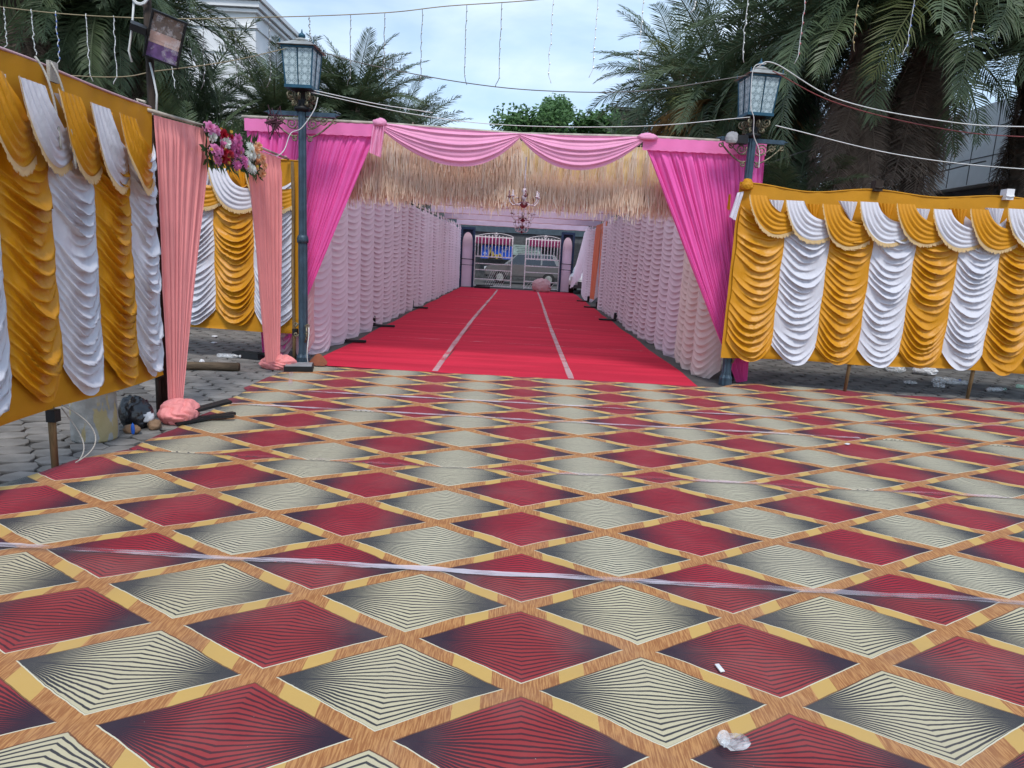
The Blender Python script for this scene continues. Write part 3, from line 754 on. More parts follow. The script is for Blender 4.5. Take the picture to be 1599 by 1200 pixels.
# ------------------------------------------------------------------ tent front: pink curtains, crescent swags, straw fringe
curtain('tent_curtain', 'hot pink pleated curtain drawn to the left lamp post', (-3.66, 9.22, 3.08), (-1.93, 9.18, 3.08), (-3.50, 9.24, .03), (-3.22, 9.22, .0), 30, M['pink'], 12, .040, .020, (0, -1, 0), 1.0, 'hot pink curtains of the tunnel mouth', None, .16, True)
curtain('tent_curtain', 'hot pink pleated curtain drawn to the right lamp post', (3.03, 9.20, 3.10), (1.45, 9.16, 3.09), (3.16, 9.22, .03), (3.01, 9.20, .0), 28, M['pink'], 14, .040, .020, (0, -1, 0), 1.0, 'hot pink curtains of the tunnel mouth', None, .16, True)
def crescent(label, x0, x1, z0, z1, sag, y, seed, mid):
    t = thing('crescent_swag', label, 'swag', (x0, y, z0), 0, 'light pink swags over the tunnel mouth')
    na, nb = 44, 40; A = np.zeros((na+1, nb+1, 3)); g = np.random.RandomState(seed)
    ph0 = g.uniform(0, 6)
    for i in range(na+1):
        a = i/na; k = 1-abs(2*a-1)**2.1
        sk = a+mid*math.sin(PI*a)
        for j in range(nb+1):
            b = j/nb
            x = (x1-x0)*(a+mid*math.sin(PI*a)*b); zt = (z1-z0)*a-.012*math.sin(PI*a)
            z = zt-(.05+sag*k)*b*(1 if k > 0 else 1)+.02
            ph = b*7+.3*math.sin(a*4+ph0); f = ph-math.floor(ph)
            A[i, j] = (x, -.03-.05*k*math.sin(PI*b)-(.012+.03*k)*float(saw(np.array(f)))*(.6+.4*math.sin(math.floor(ph)*2.3+ph0)), z)
    MB().grid(A).build('swag_cloth', M['lpink'], t, True)
    return t
crescent('light pink crescent swag over the left half of the tunnel mouth', -1.92, -.11, 3.09, 3.05, .40, 9.12, 1, .06)
crescent('light pink crescent swag over the right half of the tunnel mouth', -.12, 1.46, 3.05, 3.09, .37, 9.115, 2, -.02)
t = thing('tied_cloth', 'small ruffled light pink cloth tail tied where the left swag starts', 'cloth', (-1.93, 9.08, 3.1))
MB().grid(gathered((-.05, 0, 0), (.10, 0, .01), (-.10, -.02, -.36), (.06, -.02, -.42), 5, .03, .04, 3, nv=12, header=.02)).build('tail', M['lpink'], t, True)
V, F = crumple(3, .09, .06, .07, 4, .4); put('knot', mesh('knot', V, F, M['lpink'], True), t, (.03, 0, -.03))
t = thing('tied_cloth', 'light pink cloth knot where the right swag meets the pink curtain', 'cloth', (1.5, 9.08, 3.1))
V, F = crumple(3, .13, .05, .06, 5, .3); put('knot', mesh('knot', V, F, M['lpink'], True), t, (0, 0, -.03))
tag(MB().tube([(-3.7, 9.2, 3.115), (-1.95, 9.17, 3.115), (-.1, 9.16, 3.075), (1.45, 9.17, 3.12), (3.06, 9.21, 3.13)], .022, 8).build('tent_pole', M['pale'], None, True), 'pale horizontal pole carrying the pink curtains of the tunnel mouth', 'pole')
for x, lab in ((-3.02, 'upright dark pole behind the left lamp post at the tunnel mouth'), (2.98, 'upright grey pole behind the right lamp post at the tunnel mouth')):
    tag(MB().tube([(x, 9.33, 0), (x+.01, 9.33, 1.5), (x, 9.33, 3.1)], .03, 8).build('tent_pole', M['darkm'], None, True), lab, 'pole')

# straw fringe
ff = thing('straw_fringe', 'tan straw fringe hanging across the top of the tunnel mouth', 'fringe', (0, 9.5, 2.6))
A = np.zeros((20, 60, 3))
for j in range(20):
    for i in range(60):
        A[j, i] = (-2.75+5.5*i/59, .16+.02*mnoise.noise(Vector((i*.25, j*.3, 0)))+.012*math.sin(i*.9), .47-.62*j/19+.02*abs(math.sin(i*.32))*(j == 19))
MB().grid(A).build('fringe_backing', M['palewall'], ff, True)
def strips(N, xr, zt, ln, yr, wd, seed, dens=None):
    g = np.random.RandomState(seed); V = []; F = []
    for k in range(N):
        x = g.uniform(*xr)
        if dens and g.uniform() > dens(x): continue
        cl_ = mnoise.noise(Vector((x*9, seed*4.3, 0))); x += .02*mnoise.noise(Vector((x*22, seed, 4))); z0 = zt+g.normal(0, .045); l = ln*g.uniform(.55, 1.12)*(1+.16*cl_); y = g.uniform(*yr); w = wd*g.uniform(.6, 1.3); a = g.uniform(0, PI)
        dx, dy = math.cos(a)*w, math.sin(a)*w*.6; bx = g.normal(0, .02); by = g.normal(0, .012)
        b = len(V)
        for t_, kk in ((0, 0), (.5, .35), (1, 1)):
            c = (x+bx*kk+.01*math.sin(t_*6+k), y+by*kk, z0-l*t_)
            V += [(c[0]-dx, c[1]-dy, c[2]), (c[0]+dx, c[1]+dy, c[2])]
        F += [(b, b+1, b+3, b+2), (b+2, b+3, b+5, b+4)]
    return V, F
straw = leafmat('straw', (.82, .62, .47), (.88, .70, .55), .55, .3)
strawp = leafmat('pale_straw', (.80, .70, .56), (.90, .84, .74), .5, .3)
def lefty(x): return 1.0 if x < -.1 else (.16 if x < 2 else .4)
rd = lambda x: 1.0 if x < -.1 else .03
for args, mt, nm in (((9000, (-2.75, 2.75), -.10, .30, (-.10, .10), .0042, 1), straw, 'lower_straw'), ((7500, (-2.75, 2.75), .02, .32, (-.10, .12), .0042, 2, lambda x: 1.0 if x < -.1 else .22), straw, 'middle_straw'),
                    ((7500, (-2.75, 2.75), .22, .36, (-.06, .12), .0042, 3, rd), straw, 'upper_straw'), ((1800, (-2.75, 2.75), .30, .42, (-.10, .12), .0045, 4, lambda x: .8 if x < 0 else .06), strawp, 'pale_straw'),
                    ((5200, (-2.75, 2.75), .43, .34, (-.04, .12), .0042, 5, rd), straw, 'top_straw'), ((900, (-2.75, 2.75), -.20, .27, (-.1, .1), .0045, 6), strawp, 'pale_straw')):
    V, F = strips(*args); tag(put(nm, mesh(nm, V, F, mt), ff), kind='stuff')
# straggly bunches in front of the bare pale cloth
V = []; F = []
for x in (.05, .18, .36, .55, .78, 1.0, 1.25, 1.42, 1.6, 1.9, 2.2):
    v, f = strips(26, (x-.035, x+.035), .36, .50, (.02, .12), .006, int(x*100)); b = len(V); V += v; F += [tuple(i+b for i in q) for q in f]
tag(put('straw_bunches', mesh('straw_bunches', V, F, strawp), ff), kind='stuff')

# ------------------------------------------------------------------ tunnel interior
colm = {}
def col_meshes(key, mat, w=.46, h=2.66, n=27, sag=.24):
    ms = []
    for s_ in range(6):
        f = festoon(w, h-.10, sag*.7, sag, n, .042, 100+s_, nu=20, per=8, bulge=.15, irregular=.10, droop=.006, roundcol=True, pw=2.0, plain=True)
        ms.append(MB().grid(f).mesh('drape_column', mat, True))
    return ms
LIL = col_meshes('lil', M['lilac'], .95, sag=.30); PEA = col_meshes('pea', M['peach'], .64); LIR = col_meshes('lir', M['lilac'], .78)
def wall(label, x, ya, yb, rot, ms, ztop=2.78, step=.95, group='ruched drapes lining the tunnel', turn=20):
    t = thing('wall_drape', label, 'drape', (x, ya, 0), rot, group)
    n = max(1, round((yb-ya)/step)); st = (yb-ya)/n; sg = 1 if rot > 0 else -1
    for k in range(n):
        put('drape_column', ms[rnd.randrange(6)], t, (sg*(k+.5)*st, rnd.uniform(-.02, .02), ztop+rnd.uniform(-.02, .02)), (0, rnd.uniform(-.010, .010), -sg*R(turn)), (st/step*1.03, rnd.uniform(.85, 1.2), rnd.uniform(.985, 1.02)))
    MB().tube([(0, .04, ztop+.01), (sg*(yb-ya), .04, ztop+.01)], .02).build('rail', M['pale'], t)
    return t
ws = [('ruched lilac wall drape on the left of the tunnel, nearest the mouth', 9.4, 13.1), ('ruched lilac wall drape on the left of the tunnel, second from the mouth', 13.12, 18.0), ('ruched lilac wall drape on the left of the tunnel, third from the mouth', 18.02, 24.6), ('ruched lilac wall drape on the left of the tunnel, next to the gate', 24.62, 31.0)]
for lab, a, b in ws: wall(lab, -3.02, a, b, R(90), LIL)
t = thing('wall_drape', 'dusty pink ruched drape end showing below the rear screen beside the left lamp post', 'drape', (-3.08, 9.36, 0), 0, 'ruched drapes lining the tunnel')
DST = col_meshes('dst', M['dusty'], .26)
for k in range(2): put('drape_column', DST[k], t, (k*.25-.12, 0, 2.80), (0, 0, 0))
wall('ruched peach wall drape on the right, first at the tunnel mouth', 2.72, 9.42, 11.1, R(-90), PEA, 2.72, .64)
wall('ruched lilac wall drape on the right of the tunnel behind the peach one', 2.70, 11.12, 16.0, R(-90), LIR, step=.78)
wall('ruched lilac wall drape on the right of the tunnel before the orange curtains', 2.70, 16.02, 22.0, R(-90), LIR, step=.78)
wall('ruched lilac wall drape on the right of the tunnel after the orange curtains', 2.70, 25.0, 28.4, R(-90), LIR, step=.78)
curtain('side_curtain', 'orange curtain in the right wall opening, nearer half', (2.60, 22.0, 2.75), (2.62, 23.5, 2.75), (2.56, 22.0, .15), (2.60, 22.9, .15), 9, M['orange'], 31, .03, .03, (-1, 0, 0), 1, 'orange curtains in the side opening', None)
curtain('side_curtain', 'orange curtain in the right wall opening, farther half', (2.62, 23.5, 2.75), (2.58, 25.0, 2.75), (2.62, 24.3, .15), (2.54, 25.0, .15), 9, M['orange'], 32, .03, .03, (-1, 0, 0), 1, 'orange curtains in the side opening', None)
curtain('pulled_drape', 'pale lilac drape pulled aside before the gate, white car showing behind', (2.85, 28.45, 2.78), (2.75, 31.2, 2.78), (2.50, 29.2, .75), (2.20, 30.3, .25), 14, M['lilac'], 33, .05, .04, (-1, 0, 0), 1.3)

# ceiling cloths and cross valances, one pair for every bay
bays = [9.75, 12.3, 15.4, 18.8, 22.4, 26.2, 31.0]
bn = ['first', 'second', 'third', 'fourth', 'fifth', 'last']
for k in range(6):
    a, b = bays[k], bays[k+1]; A = np.zeros((11, 31, 3))
    for j in range(11):
        for i in range(31):
            x = -3.08+6.02*i/30; y = a+.03+(b-a-.06)*j/10
            A[j, i] = (x, y, 3.03-.07*math.sin(PI*j/10)*(.6+.4*math.sin(i*.5+k))-.015*math.sin(i*1.3))
    tag(MB().grid(A).build('ceiling_cloth', M['ceil'], None, True), f'pale lilac ceiling cloth of the tunnel, {bn[k]} bay from the mouth', 'ceiling cloth', 'ceiling cloths of the tunnel')
for k in range(1, 7):
    y = bays[k]; A = np.zeros((7, 61, 3))
    for j in range(7):
        for i in range(61):
            A[j, i] = (-3.0+5.86*i/60, y+.012*math.sin(i*1.9+k)*(j/6)+.02*math.sin(i*.21), 3.0-.24*j/6+(.012*abs(math.sin(i*.5)) if j == 6 else 0))
    v = thing('cross_valance', f'lilac cloth valance across the tunnel ceiling, {["first", "second", "third", "fourth", "fifth", "last"][k-1]} from the mouth', 'valance', (0, 0, 0), 0, 'cross valances of the tunnel')
    MB().grid(A).build('valance_cloth', M['val'], v, True)
    MB().tube([(-3.05, y+.03, 3.0), (2.92, y+.03, 3.0)], .022).build('bar', M['pale'], v)
    MB().tube([(-3.0+5.86*i/30, y+.02*math.sin(i*.42), 2.765+.012*abs(math.sin(i))) for i in range(31)], .014, 5).build('hem', M['dusty'], v)
for k, (x, y, lab) in enumerate(((-3.06, 13.1, 'dark upright in the left tunnel wall, first'), (-3.06, 18.0, 'dark upright in the left tunnel wall, second'), (-3.06, 24.6, 'dark upright in the left tunnel wall, third'))):
    tag(MB().tube([(x+.03, y, 0), (x+.03, y, 3.0)], .028, 8).build('tent_pole', M['darkm'], None, True), lab+' from the mouth', 'pole')

# iron feet of the tunnel uprights
def foot(x, y, rz, label):
    t = thing('iron_base_stand', label, 'pole foot', (x, y, 0), rz, 'black iron feet beside the red carpet')
    MB().box((.20, -.04, .034), (.46, .06, .035), Matrix.Rotation(.16, 3, 'Z')).box((.20, .05, .03), (.44, .06, .035), Matrix.Rotation(-.16, 3, 'Z')).build('base_bar', M['iron'], t)
    MB().lathe([(.045, 0.02), (.045, .2), (.03, .22)], 8).build('socket', M['iron'], t)
foot(-2.92, 11.1, .0, 'black iron pole foot on the left carpet edge, nearest the mouth')
foot(-2.90, 13.55, .05, 'black iron pole foot on the left carpet edge, second from the mouth')
foot(-2.90, 18.4, .05, 'black iron pole foot on the left carpet edge, farthest from the mouth')
foot(2.50, 17.8, PI, 'black iron pole foot on the right carpet edge, nearest the mouth')
foot(2.50, 22.2, PI, 'black iron pole foot under the near orange curtain')
foot(2.50, 25.2, PI, 'black iron pole foot just past the orange curtains')

# chandeliers down the middle
def chandelier():
    t = thing('chandelier', '', 'chandelier', (0, 0, 0), 0, 'chandeliers down the tunnel')
    MB().tube([(0, 0, .20), (0, 0, .85)], .012).lathe([(.02, .42), (.045, .38), (.02, .33), (.05, .27), (.02, .2)], 10, (0, 0, -.1)).build('stem', M['crystal'], t, True)
    MB().lathe([(.01, -.02), (.05, .0), (.085, .05), (.095, .08), (.08, .085), (.02, .10)], 14).build('bowl', M['redglass'], t, True)
    for k in range(7):
        a = 2*PI*k/7+.3; c, s_ = math.cos(a), math.sin(a)
        P = [(c*r_, s_*r_, z) for r_, z in ((.05, .08), (.12, .03), (.20, .03), (.26, .09), (.27, .15))]
        P = [p for i in range(len(P)-1) for p in [Vector(P[i]).lerp(Vector(P[i+1]), f) for f in (0, .5)]]+[P[-1]]
        arm = MB().tube(P, .011, 6).build('arm', M['crystal'], t, True)
        MB().lathe([(.012, .15), (.04, .17), (.035, .18), (.014, .185), (.014, .25), (.004, .275)], 8, (c*.27, s_*.27, 0)).build('candle', M['redglass'] if k % 2 else M['crystal'], arm, True)
    return t
ch = chandelier()
for k, (y, z, s_, lab) in enumerate(((9.25, 2.18, .74, 'chandelier with a red glass bowl nearest the mouth, in front of the straw fringe'), (15.6, 2.30, .95, 'chandelier second from the tunnel mouth'), (20.6, 2.34, .95, 'chandelier third from the tunnel mouth'), (26.5, 2.40, .95, 'chandelier farthest down the tunnel, nearest the gate'))):
    o = ch if k == 0 else copy_tree(ch); o['label'] = lab; o.location = (-.02-.02*k, y, z); o.scale = (s_,)*3; o.rotation_euler = (0, 0, k*.4)

# ------------------------------------------------------------------ lamp posts
def lamp_post():
    t = thing('lamp_post', '', 'lamp post', (0, 0, 0), 0, 'blue grey lamp posts at the tunnel mouth')
    MB().lathe([(.085, 0), (.085, .10), (.066, .14), (.060, .2), (.060, 1.58)], 20, flute=.14).build('lower_shaft', M['pole'], t)
    MB().lathe([(.070, 1.56), (.072, 1.60), (.066, 1.64), (.054, 1.66)], 16).build('collar', M['pole'], t, True)
    MB().lathe([(.052, 1.64), (.050, 3.15)], 20, flute=.16).build('upper_shaft', M['pole'], t)
    MB().tube([(.04, -.05, .30), (.07, -.07, .40), (.06, -.06, .52)], .012).tube(spiral((.075, -.06, .52), .03, .008, 3, 1.2), .009).tube(spiral((-.075, -.06, .52), .03, .008, 0, 1.2), .009).tube(spiral((.075, -.06, .40), .03, .008, 3, -1.2), .009).tube(spiral((-.075, -.06, .40), .03, .008, 0, -1.2), .009).build('scroll_ring', M['gilt'], t, True)
    for sgn in (-1, 1):
        arm = MB().box((sgn*.23, 0, 3.11), (.36, .045, .05)).lathe([(.001, 0), (.02, .02), (.001, .02)], 6, (sgn*.41, 0, 3.1)).tube([(sgn*.40, 0, 3.112), (sgn*.47, 0, 3.118)], [.02, .003]).build('cross_arm', M['pole'], t)
        s = MB()
        s.tube(bez((sgn*.06, 0, 2.86), (sgn*.12, 0, 2.80), (sgn*.30, 0, 2.95), (sgn*.40, 0, 3.06), 16), .010, 6)
        s.tube(spiral((sgn*.40, 0, 3.04), .035, .008, 1.0, sgn*1.3), .008, 5)
        s.tube(spiral((sgn*.13, 0, 3.0), .07, .012, .5, sgn*1.7), .009, 5)
        s.tube(spiral((sgn*.26, 0, 3.035), .045, .010, .2, -sgn*1.6), .008, 5)
        s.tube(spiral((sgn*.09, 0, 2.82), .035, .008, 1.5, -sgn*1.3), .009, 5)
        s.tube(bez((sgn*.06, 0, 2.95), (sgn*.14, 0, 2.90), (sgn*.2, 0, 3.0), (sgn*.33, 0, 3.08), 12), .007, 5)
        s.build('scroll_bracket', M['gilt'], arm, True)
    MB().lathe([(.05, 3.13), (.09, 3.15), (.10, 3.18), (.05, 3.20), (.045, 3.34), (.11, 3.37), (.15, 3.385)], 12).build('lantern_base', M['iron'], t, True)
    sb = MB()
    for k in range(4):
        a = PI/4+k*PI/2; ax = (math.cos(a), math.sin(a), 0)
        sb.tube(spiral(Vector(ax)*.15+Vector((0, 0, 3.31)), .062, .012, 2.4, 1.6, 24, ax), .011, 5)
        sb.tube(spiral(Vector(ax)*.10+Vector((0, 0, 3.22)), .035, .01, -1.0, 1.4, 18, ax), .009, 5)
    for k in range(4):
        a = k*PI/2; ax = (math.cos(a), math.sin(a), 0)
        sb.tube(spiral(Vector(ax)*.12+Vector((0, 0, 3.30)), .05, .012, 2.4, 1.6, 24, ax), .009, 5)
    sb.build('scroll_basket', M['gilt'], t, True)
    zb, zt, wb, wt = 3.40, 3.84, .150, .185
    lan = MB()
    for sx, sy in ((-1, -1), (1, -1), (1, 1), (-1, 1)): lan.bar((sx*wb, sy*wb, zb), (sx*wt, sy*wt, zt), .013)
    lan.box((0, 0, zb-.002), (wb*2+.03, wb*2+.03, .035)); lan.box((0, 0, zt-.006), (wt*2+.02, wt*2+.02, .024))
    for k in range(4):
        a = k*PI/2; c, s_ = math.cos(a), math.sin(a); lan.bar((c*(wb+.004), s_*(wb+.004), zb), (c*(wt+.004), s_*(wt+.004), zt), .008)
    lf = lan.build('lantern_frame', M['blue'], t)
    for k in range(4):
        Rz = Matrix.Rotation(k*PI/2, 3, 'Z')
        for h in (0, 1):
            u = ((-1, -.05), (.05, 1))[h]; V = []
            for z, w in ((zb+.02, wb), (zt-.02, wt)):
                for q in u: V.append(Rz @ Vector((q*(w-.008), -(w-.002), z)))
            V2 = [v+Rz @ Vector((0, .004, 0)) for v in V]
            put('glass_pane', mesh('glass_pane', V+V2, [(0, 1, 3, 2), (5, 4, 6, 7), (0, 4, 5, 1), (2, 3, 7, 6), (0, 2, 6, 4), (1, 5, 7, 3)], M['lglass']), lf)
    rf = MB(); o_ = .235
    rf.add([(-o_, -o_, zt+.008), (o_, -o_, zt+.008), (o_, o_, zt+.008), (-o_, o_, zt+.008), (-.09, -.09, zt+.085), (.09, -.09, zt+.085), (.09, .09, zt+.085), (-.09, .09, zt+.085)], [(0, 1, 5, 4), (1, 2, 6, 5), (2, 3, 7, 6), (3, 0, 4, 7), (4, 5, 6, 7), (3, 2, 1, 0)])
    rf.lathe([(.10, zt+.085), (.105, zt+.10), (.06, zt+.125), (.02, zt+.13)], 12)
    ro = rf.build('lantern_roof', M['roofm'], t)
    MB().lathe([(.02, zt+.13), (.045, zt+.15), (.04, zt+.175), (.012, zt+.195), (.004, zt+.235)], 10).build('finial', M['blue'], ro, True)
    for sx, sy in ((-1, -1), (1, -1), (1, 1), (-1, 1)): MB().tube([(sx*.20, sy*.20, zt+.02), (sx*.20, sy*.20, zt+.07)], [.010, .004], 5).build('spike', M['blue'], ro)
    return t
lp = lamp_post(); lp.location = (-2.79, 8.78, 0); lp['label'] = 'left lamp post with glass lantern and dark tangled wires on its arm'
lp2 = copy_tree(lp); lp2.location = (2.79, 8.98, 0); lp2.rotation_euler = (0, 0, R(6)); lp2['label'] = 'right lamp post with glass lantern and a white rag on its arm'
# tangle and rag
mb = MB(); P = []
for k in range(90): P.append((-3.12+.13*mnoise.noise(Vector((k*.45, 0, 1)))*1.6, 8.74+.08*mnoise.noise(Vector((k*.4, 5, 1))), 2.98+.20*mnoise.noise(Vector((k*.5, 9, 1)))*1.6))
tag(mb.tube(P, .006, 5).build('wire_tangle', simple('maroon_wire', (.09, .03, .045), .5), None, True), 'dark tangle of wire hanging on the arm of the left lamp post', 'wire')
V, F = crumple(4, .075, .05, .085, 8, swirl=True); tag(put('rag', mesh('rag', V, F, simple('grey_rag', (.42, .41, .42), .9, bump=.5, bscale=30), True), None, (2.50, 8.88, 3.05)), 'white rag wound round the arm of the right lamp post', 'rag')
tag(MB().box((2.62, 8.90, 3.10), (.16, .09, .10)).lathe([(.03, 0), (.04, .02), (.02, .04)], 8, (2.62, 8.86, 3.03)).build('junction_box', M['iron']), 'black box on the arm of the right lamp post beside the rag', 'box')
def wirel(name, pts, r, mat, label, cat='wire', group=None, sag=.0):
    P = []
    for i in range(len(pts)-1):
        a, b = Vector(pts[i]), Vector(pts[i+1])
        for k in range(10):
            t_ = k/10; p = a.lerp(b, t_); p.z -= sag*4*t_*(1-t_); P.append(p)
    P.append(Vector(pts[-1]))
    return tag(MB().tube(P, r, 5).build(name, mat, None, True), label, cat, group)
def smoothw(pts, n=14):
    P = [Vector(p) for p in pts]; P = [P[0]*2-P[1]]+P+[P[-1]*2-P[-2]]; O = []
    for i in range(1, len(P)-2):
        for k in range(n):
            t = k/n; a, b, c, d = P[i-1:i+3]
            O.append(.5*((2*b)+(c-a)*t+(2*a-5*b+4*c-d)*t*t+(3*b-a-3*c+d)*t**3))
    O.append(P[-2]); return O
def wire(label, pts, r, mat, name='overhead_wire', group=None):
    return tag(MB().tube(smoothw(pts), r, 5).build(name, mat, None, True), label, 'wire', group)
top_pts = [(-8.2, 8, 4.2), (-5.85, 8, 3.92), (-4.27, 8, 3.88), (-2.83, 8, 3.96), (-1.64, 8, 4.06), (-.95, 8, 4.16), (.02, 8, 4.27), (1.11, 8, 4.45), (2.46, 8, 4.6), (5.13, 8, 4.88), (8.5, 8, 5.3)]
wire('long dark wire crossing the sky that carries the dangling light strands', top_pts, .0052, M['ywire'])
wire('thin wire from the left palms to the lantern of the left lamp post', [(-6.0, 6.0, 2.9), (-4.02, 6.5, 2.93), (-3.71, 7.2, 3.17), (-3.33, 8, 3.49), (-2.83, 8.72, 3.87)], .0045, M['ywire'])
wire('upper wire sagging between the two lanterns across the sky', [(-2.75, 8.75, 3.87), (-2.04, 8.8, 3.73), (-.88, 8.85, 3.59), (.16, 8.85, 3.54), (1.35, 8.85, 3.60), (2.68, 8.8, 3.84)], .006, M['wire'])
wire('lower white cable sagging between the two lamp posts', [(-2.70, 8.72, 3.36), (-1.43, 8.8, 3.18), (-.22, 8.85, 3.12), (1.38, 8.85, 3.19), (2.66, 8.75, 3.34)], .0048, M['wwire'])
wire('thin second cable just above the lower white one, from the left lamp post', [(-2.68, 8.74, 3.39), (-1.9, 8.8, 3.28), (-1.2, 8.85, 3.22)], .005, M['wwire'])
wire('thick white cable running right from the top of the right lantern', [(2.62, 8.6, 3.86), (2.83, 8.58, 3.91), (3.7, 8.8, 3.61), (4.9, 8.8, 3.43), (6.13, 8.8, 3.41), (9, 8.8, 3.6)], .0065, M['wwire'])
wire('thin red wire running right below the thick white cable', [(2.85, 8.7, 3.86), (3.7, 8.85, 3.58), (4.9, 8.85, 3.36), (6.13, 8.85, 3.30), (9, 8.8, 3.4)], .006, simple('red_wire', (.25, .06, .06), .5))
wire('white cable running right from below the right lantern', [(2.96, 8.7, 3.25), (4.6, 8.9, 3.02), (6.22, 8.9, 2.93), (9, 8.9, 2.95)], .0058, M['wwire'])
wire('white cable wound down the left side of the right lantern', [(2.72, 8.56, 3.90), (2.58, 8.56, 3.84), (2.60, 8.58, 3.45), (2.66, 8.6, 3.30), (2.70, 8.66, 3.12), (2.80, 8.70, 2.95), (2.82, 8.7, 2.75)], .0055, M['wwire'])
wire('white cable looping from the salmon curtain rail up to the left lamp post', [(-3.0, 8.0, 2.55), (-2.98, 8.40, 2.56), (-2.96, 8.62, 2.66), (-2.90, 8.68, 2.86), (-2.76, 8.66, 2.93), (-2.62, 8.70, 3.15), (-2.58, 8.72, 3.3)], .006, M['wwire'])
wire('grey cable hung between palm trunks at the right', [(3.6, 12, 3.1), (5.4, 13.2, 3.75), (6.4, 13.5, 3.2), (8.6, 13.5, 3.75)], .014, M['wire'])

# fairy light strands
def top_z(x):
    xs = [p[0] for p in top_pts]; zs = [p[2] for p in top_pts]; return float(np.interp(x, xs, zs))
strand = [(-5.81, 3.50, 'bulb', 'white light strand at the far left edge over the brown palm skirt'), (-5.51, 3.44, 'bulb', 'white light strand, second from the left edge over the screen top'), (-5.24, 3.36, 'bluebulb', 'bluish light strand left of the floodlight over the brown palm skirt'),
 (-4.91, 3.2, 'bulb', 'white light strand reaching a thin wire left of the floodlight'), (-4.61, 3.18, 'bulb', 'white light strand before dark fronds just left of the floodlight'), (-3.98, 3.17, 'bulb', 'light strand just right of the floodlight'), (-3.63, 3.18, 'wire', 'grey light strand second right of the floodlight before green fronds'),
 (-3.27, 3.21, 'wire', 'grey light strand third right of the floodlight before green fronds'), (-2.9, 3.23, 'wire', 'grey light strand before the white cornice building'), (-2.46, 3.72, 'wire', 'short light strand right above the left lantern'), (-2.01, 3.29, 'wire', 'light strand before the palm right of the left lantern'),
 (-1.64, 3.31, 'wire', 'light strand whose tip meets the small palm in the left sky'), (-1.23, 3.33, 'wire', 'light strand second into the open sky from the left lantern'), (-.75, 3.37, 'wire', 'light strand in open sky above the middle of the left pink swag'), (-.37, 3.36, 'wire', 'light strand in open sky left of the distant leafy tree'),
 (.18, 3.43, 'bulb', 'light strand in open sky above the left half of the leafy tree'), (.66, 3.51, 'bulb', 'light strand in open sky above the right half of the leafy tree'), (1.15, 3.61, 'bulb', 'light strand in open sky nearest the right palms'), (1.7, 4.22, 'bulb', 'very short light strand at the top edge by the right palms'),
 (2.27, 3.75, 'bulb', 'white light strand before the palms left of the right lantern'), (2.88, 3.76, 'redbulb', 'red light strand above and right of the right lantern'), (3.45, 3.91, 'amber', 'amber light strand before yellow green fronds at the right'), (4.04, 3.9, 'bluebulb', 'blue light strand before dark fronds at the right'), (4.7, 4.11, 'amber', 'amber light strand nearest the top right corner')]
for k, (x, zb, mt, lab) in enumerate(strand):
    zt = top_z(x); n = 26; mb = MB(); P = []
    for i in range(n+1):
        f = i/n; P.append(Vector((x+.022*mnoise.noise(Vector((i*.35, k*3.3, 0)))*(.3+f)+(.03*max(0, f-.88)/.12*(1 if k % 2 else -1)), 8+.02*mnoise.noise(Vector((i*.4, k, 7))), zt+(zb-zt)*f)))
    mb.tube(P, .0042, 4)
    st = mb.build('light_strand', M['wire'] if mt == 'wire' else M['ywire'] if mt == 'amber' else M['wwire'], None, True)
    tag(st, lab, 'light strand', 'dangling fairy light strands')
    b = MB()
    for i in range(2, n, 3):
        p = P[i]; b.tube([p+Vector((.004, -.004, .014)), p+Vector((.006, -.006, 0)), p+Vector((.005, -.005, -.014))], [.002, .008, .002], 4)
    tag(b.build('bulbs', M[mt if mt != 'wire' else 'bulb'], st), kind='stuff')

# ------------------------------------------------------------------ floodlight on its mast
t = thing('mast', 'dark wooden mast rising above the end of the left screen, holding the floodlight', 'mast', (-3.07, 5.76, 0))
MB().tube([(0, .04, 0), (.005, .04, 2.2), (.0, .04, 4.6)], .032, 8).build('shaft', M['dwood'], t, True)
MB().box((0, -.01, 2.52), (.16, .09, .04)).tube([(-.06, 0, 2.56), (-.09, 0, 2.62), (-.02, -.01, 2.60)], .012).build('tie_block', M['pale'], t)
MB().tube([(.03, -.01, 2.9), (.06, -.02, 2.78), (.08, -.02, 2.66), (.07, -.02, 2.52)], .008).tube([(-.08, 0, 3.35), (-.10, -.01, 3.15), (-.14, 0, 2.98), (-.12, 0, 2.9)], .008).tube(spiral((-.02, -.02, 3.38), .07, .05, 0, 2.2), .008).build('cable', M['wwire'], t, True)
fl = thing('floodlight', 'black floodlight with a tilted glass front fixed to the mast', 'floodlight', (-2.875, 5.68, 3.06))
Zf = Vector((.42, -.80, -.30)).normalized(); Xf = Vector((0, 0, 1)).cross(Zf).normalized(); Yf = Zf.cross(Xf)
Mr = Matrix((Xf, Yf, Zf)).transposed().to_4x4(); Mr = Mr @ Matrix.Rotation(R(-13), 4, 'Z')
fl.rotation_euler = Mr.to_euler()
hb = MB(); hb.box((0, 0, -.055), (.235, .345, .075)); hb.box((0, .168, .0), (.25, .014, .05)); hb.box((0, -.168, .0), (.25, .014, .05)); hb.box((.118, 0, .0), (.014, .322, .05)); hb.box((-.118, 0, .0), (.014, .322, .05))
for k in range(7): hb.box((-.09+.03*k, 0, -.115), (.008, .28, .045))
hb.build('housing', M['iron'], fl)
MB().box((0, .095, -.012), (.212, .125, .006)).build('reflection_panel', simple('grey_reflection', (.40, .33, .30), .25, .6), fl)  # coloured panels behind the pane paint the reflections in the glass
MB().box((0, -.002, -.010), (.212, .062, .008)).box((0, -.045, -.011), (.212, .020, .008)).build('reflection_panel', simple('pink_reflection', (.74, .50, .44), .35, .2), fl)
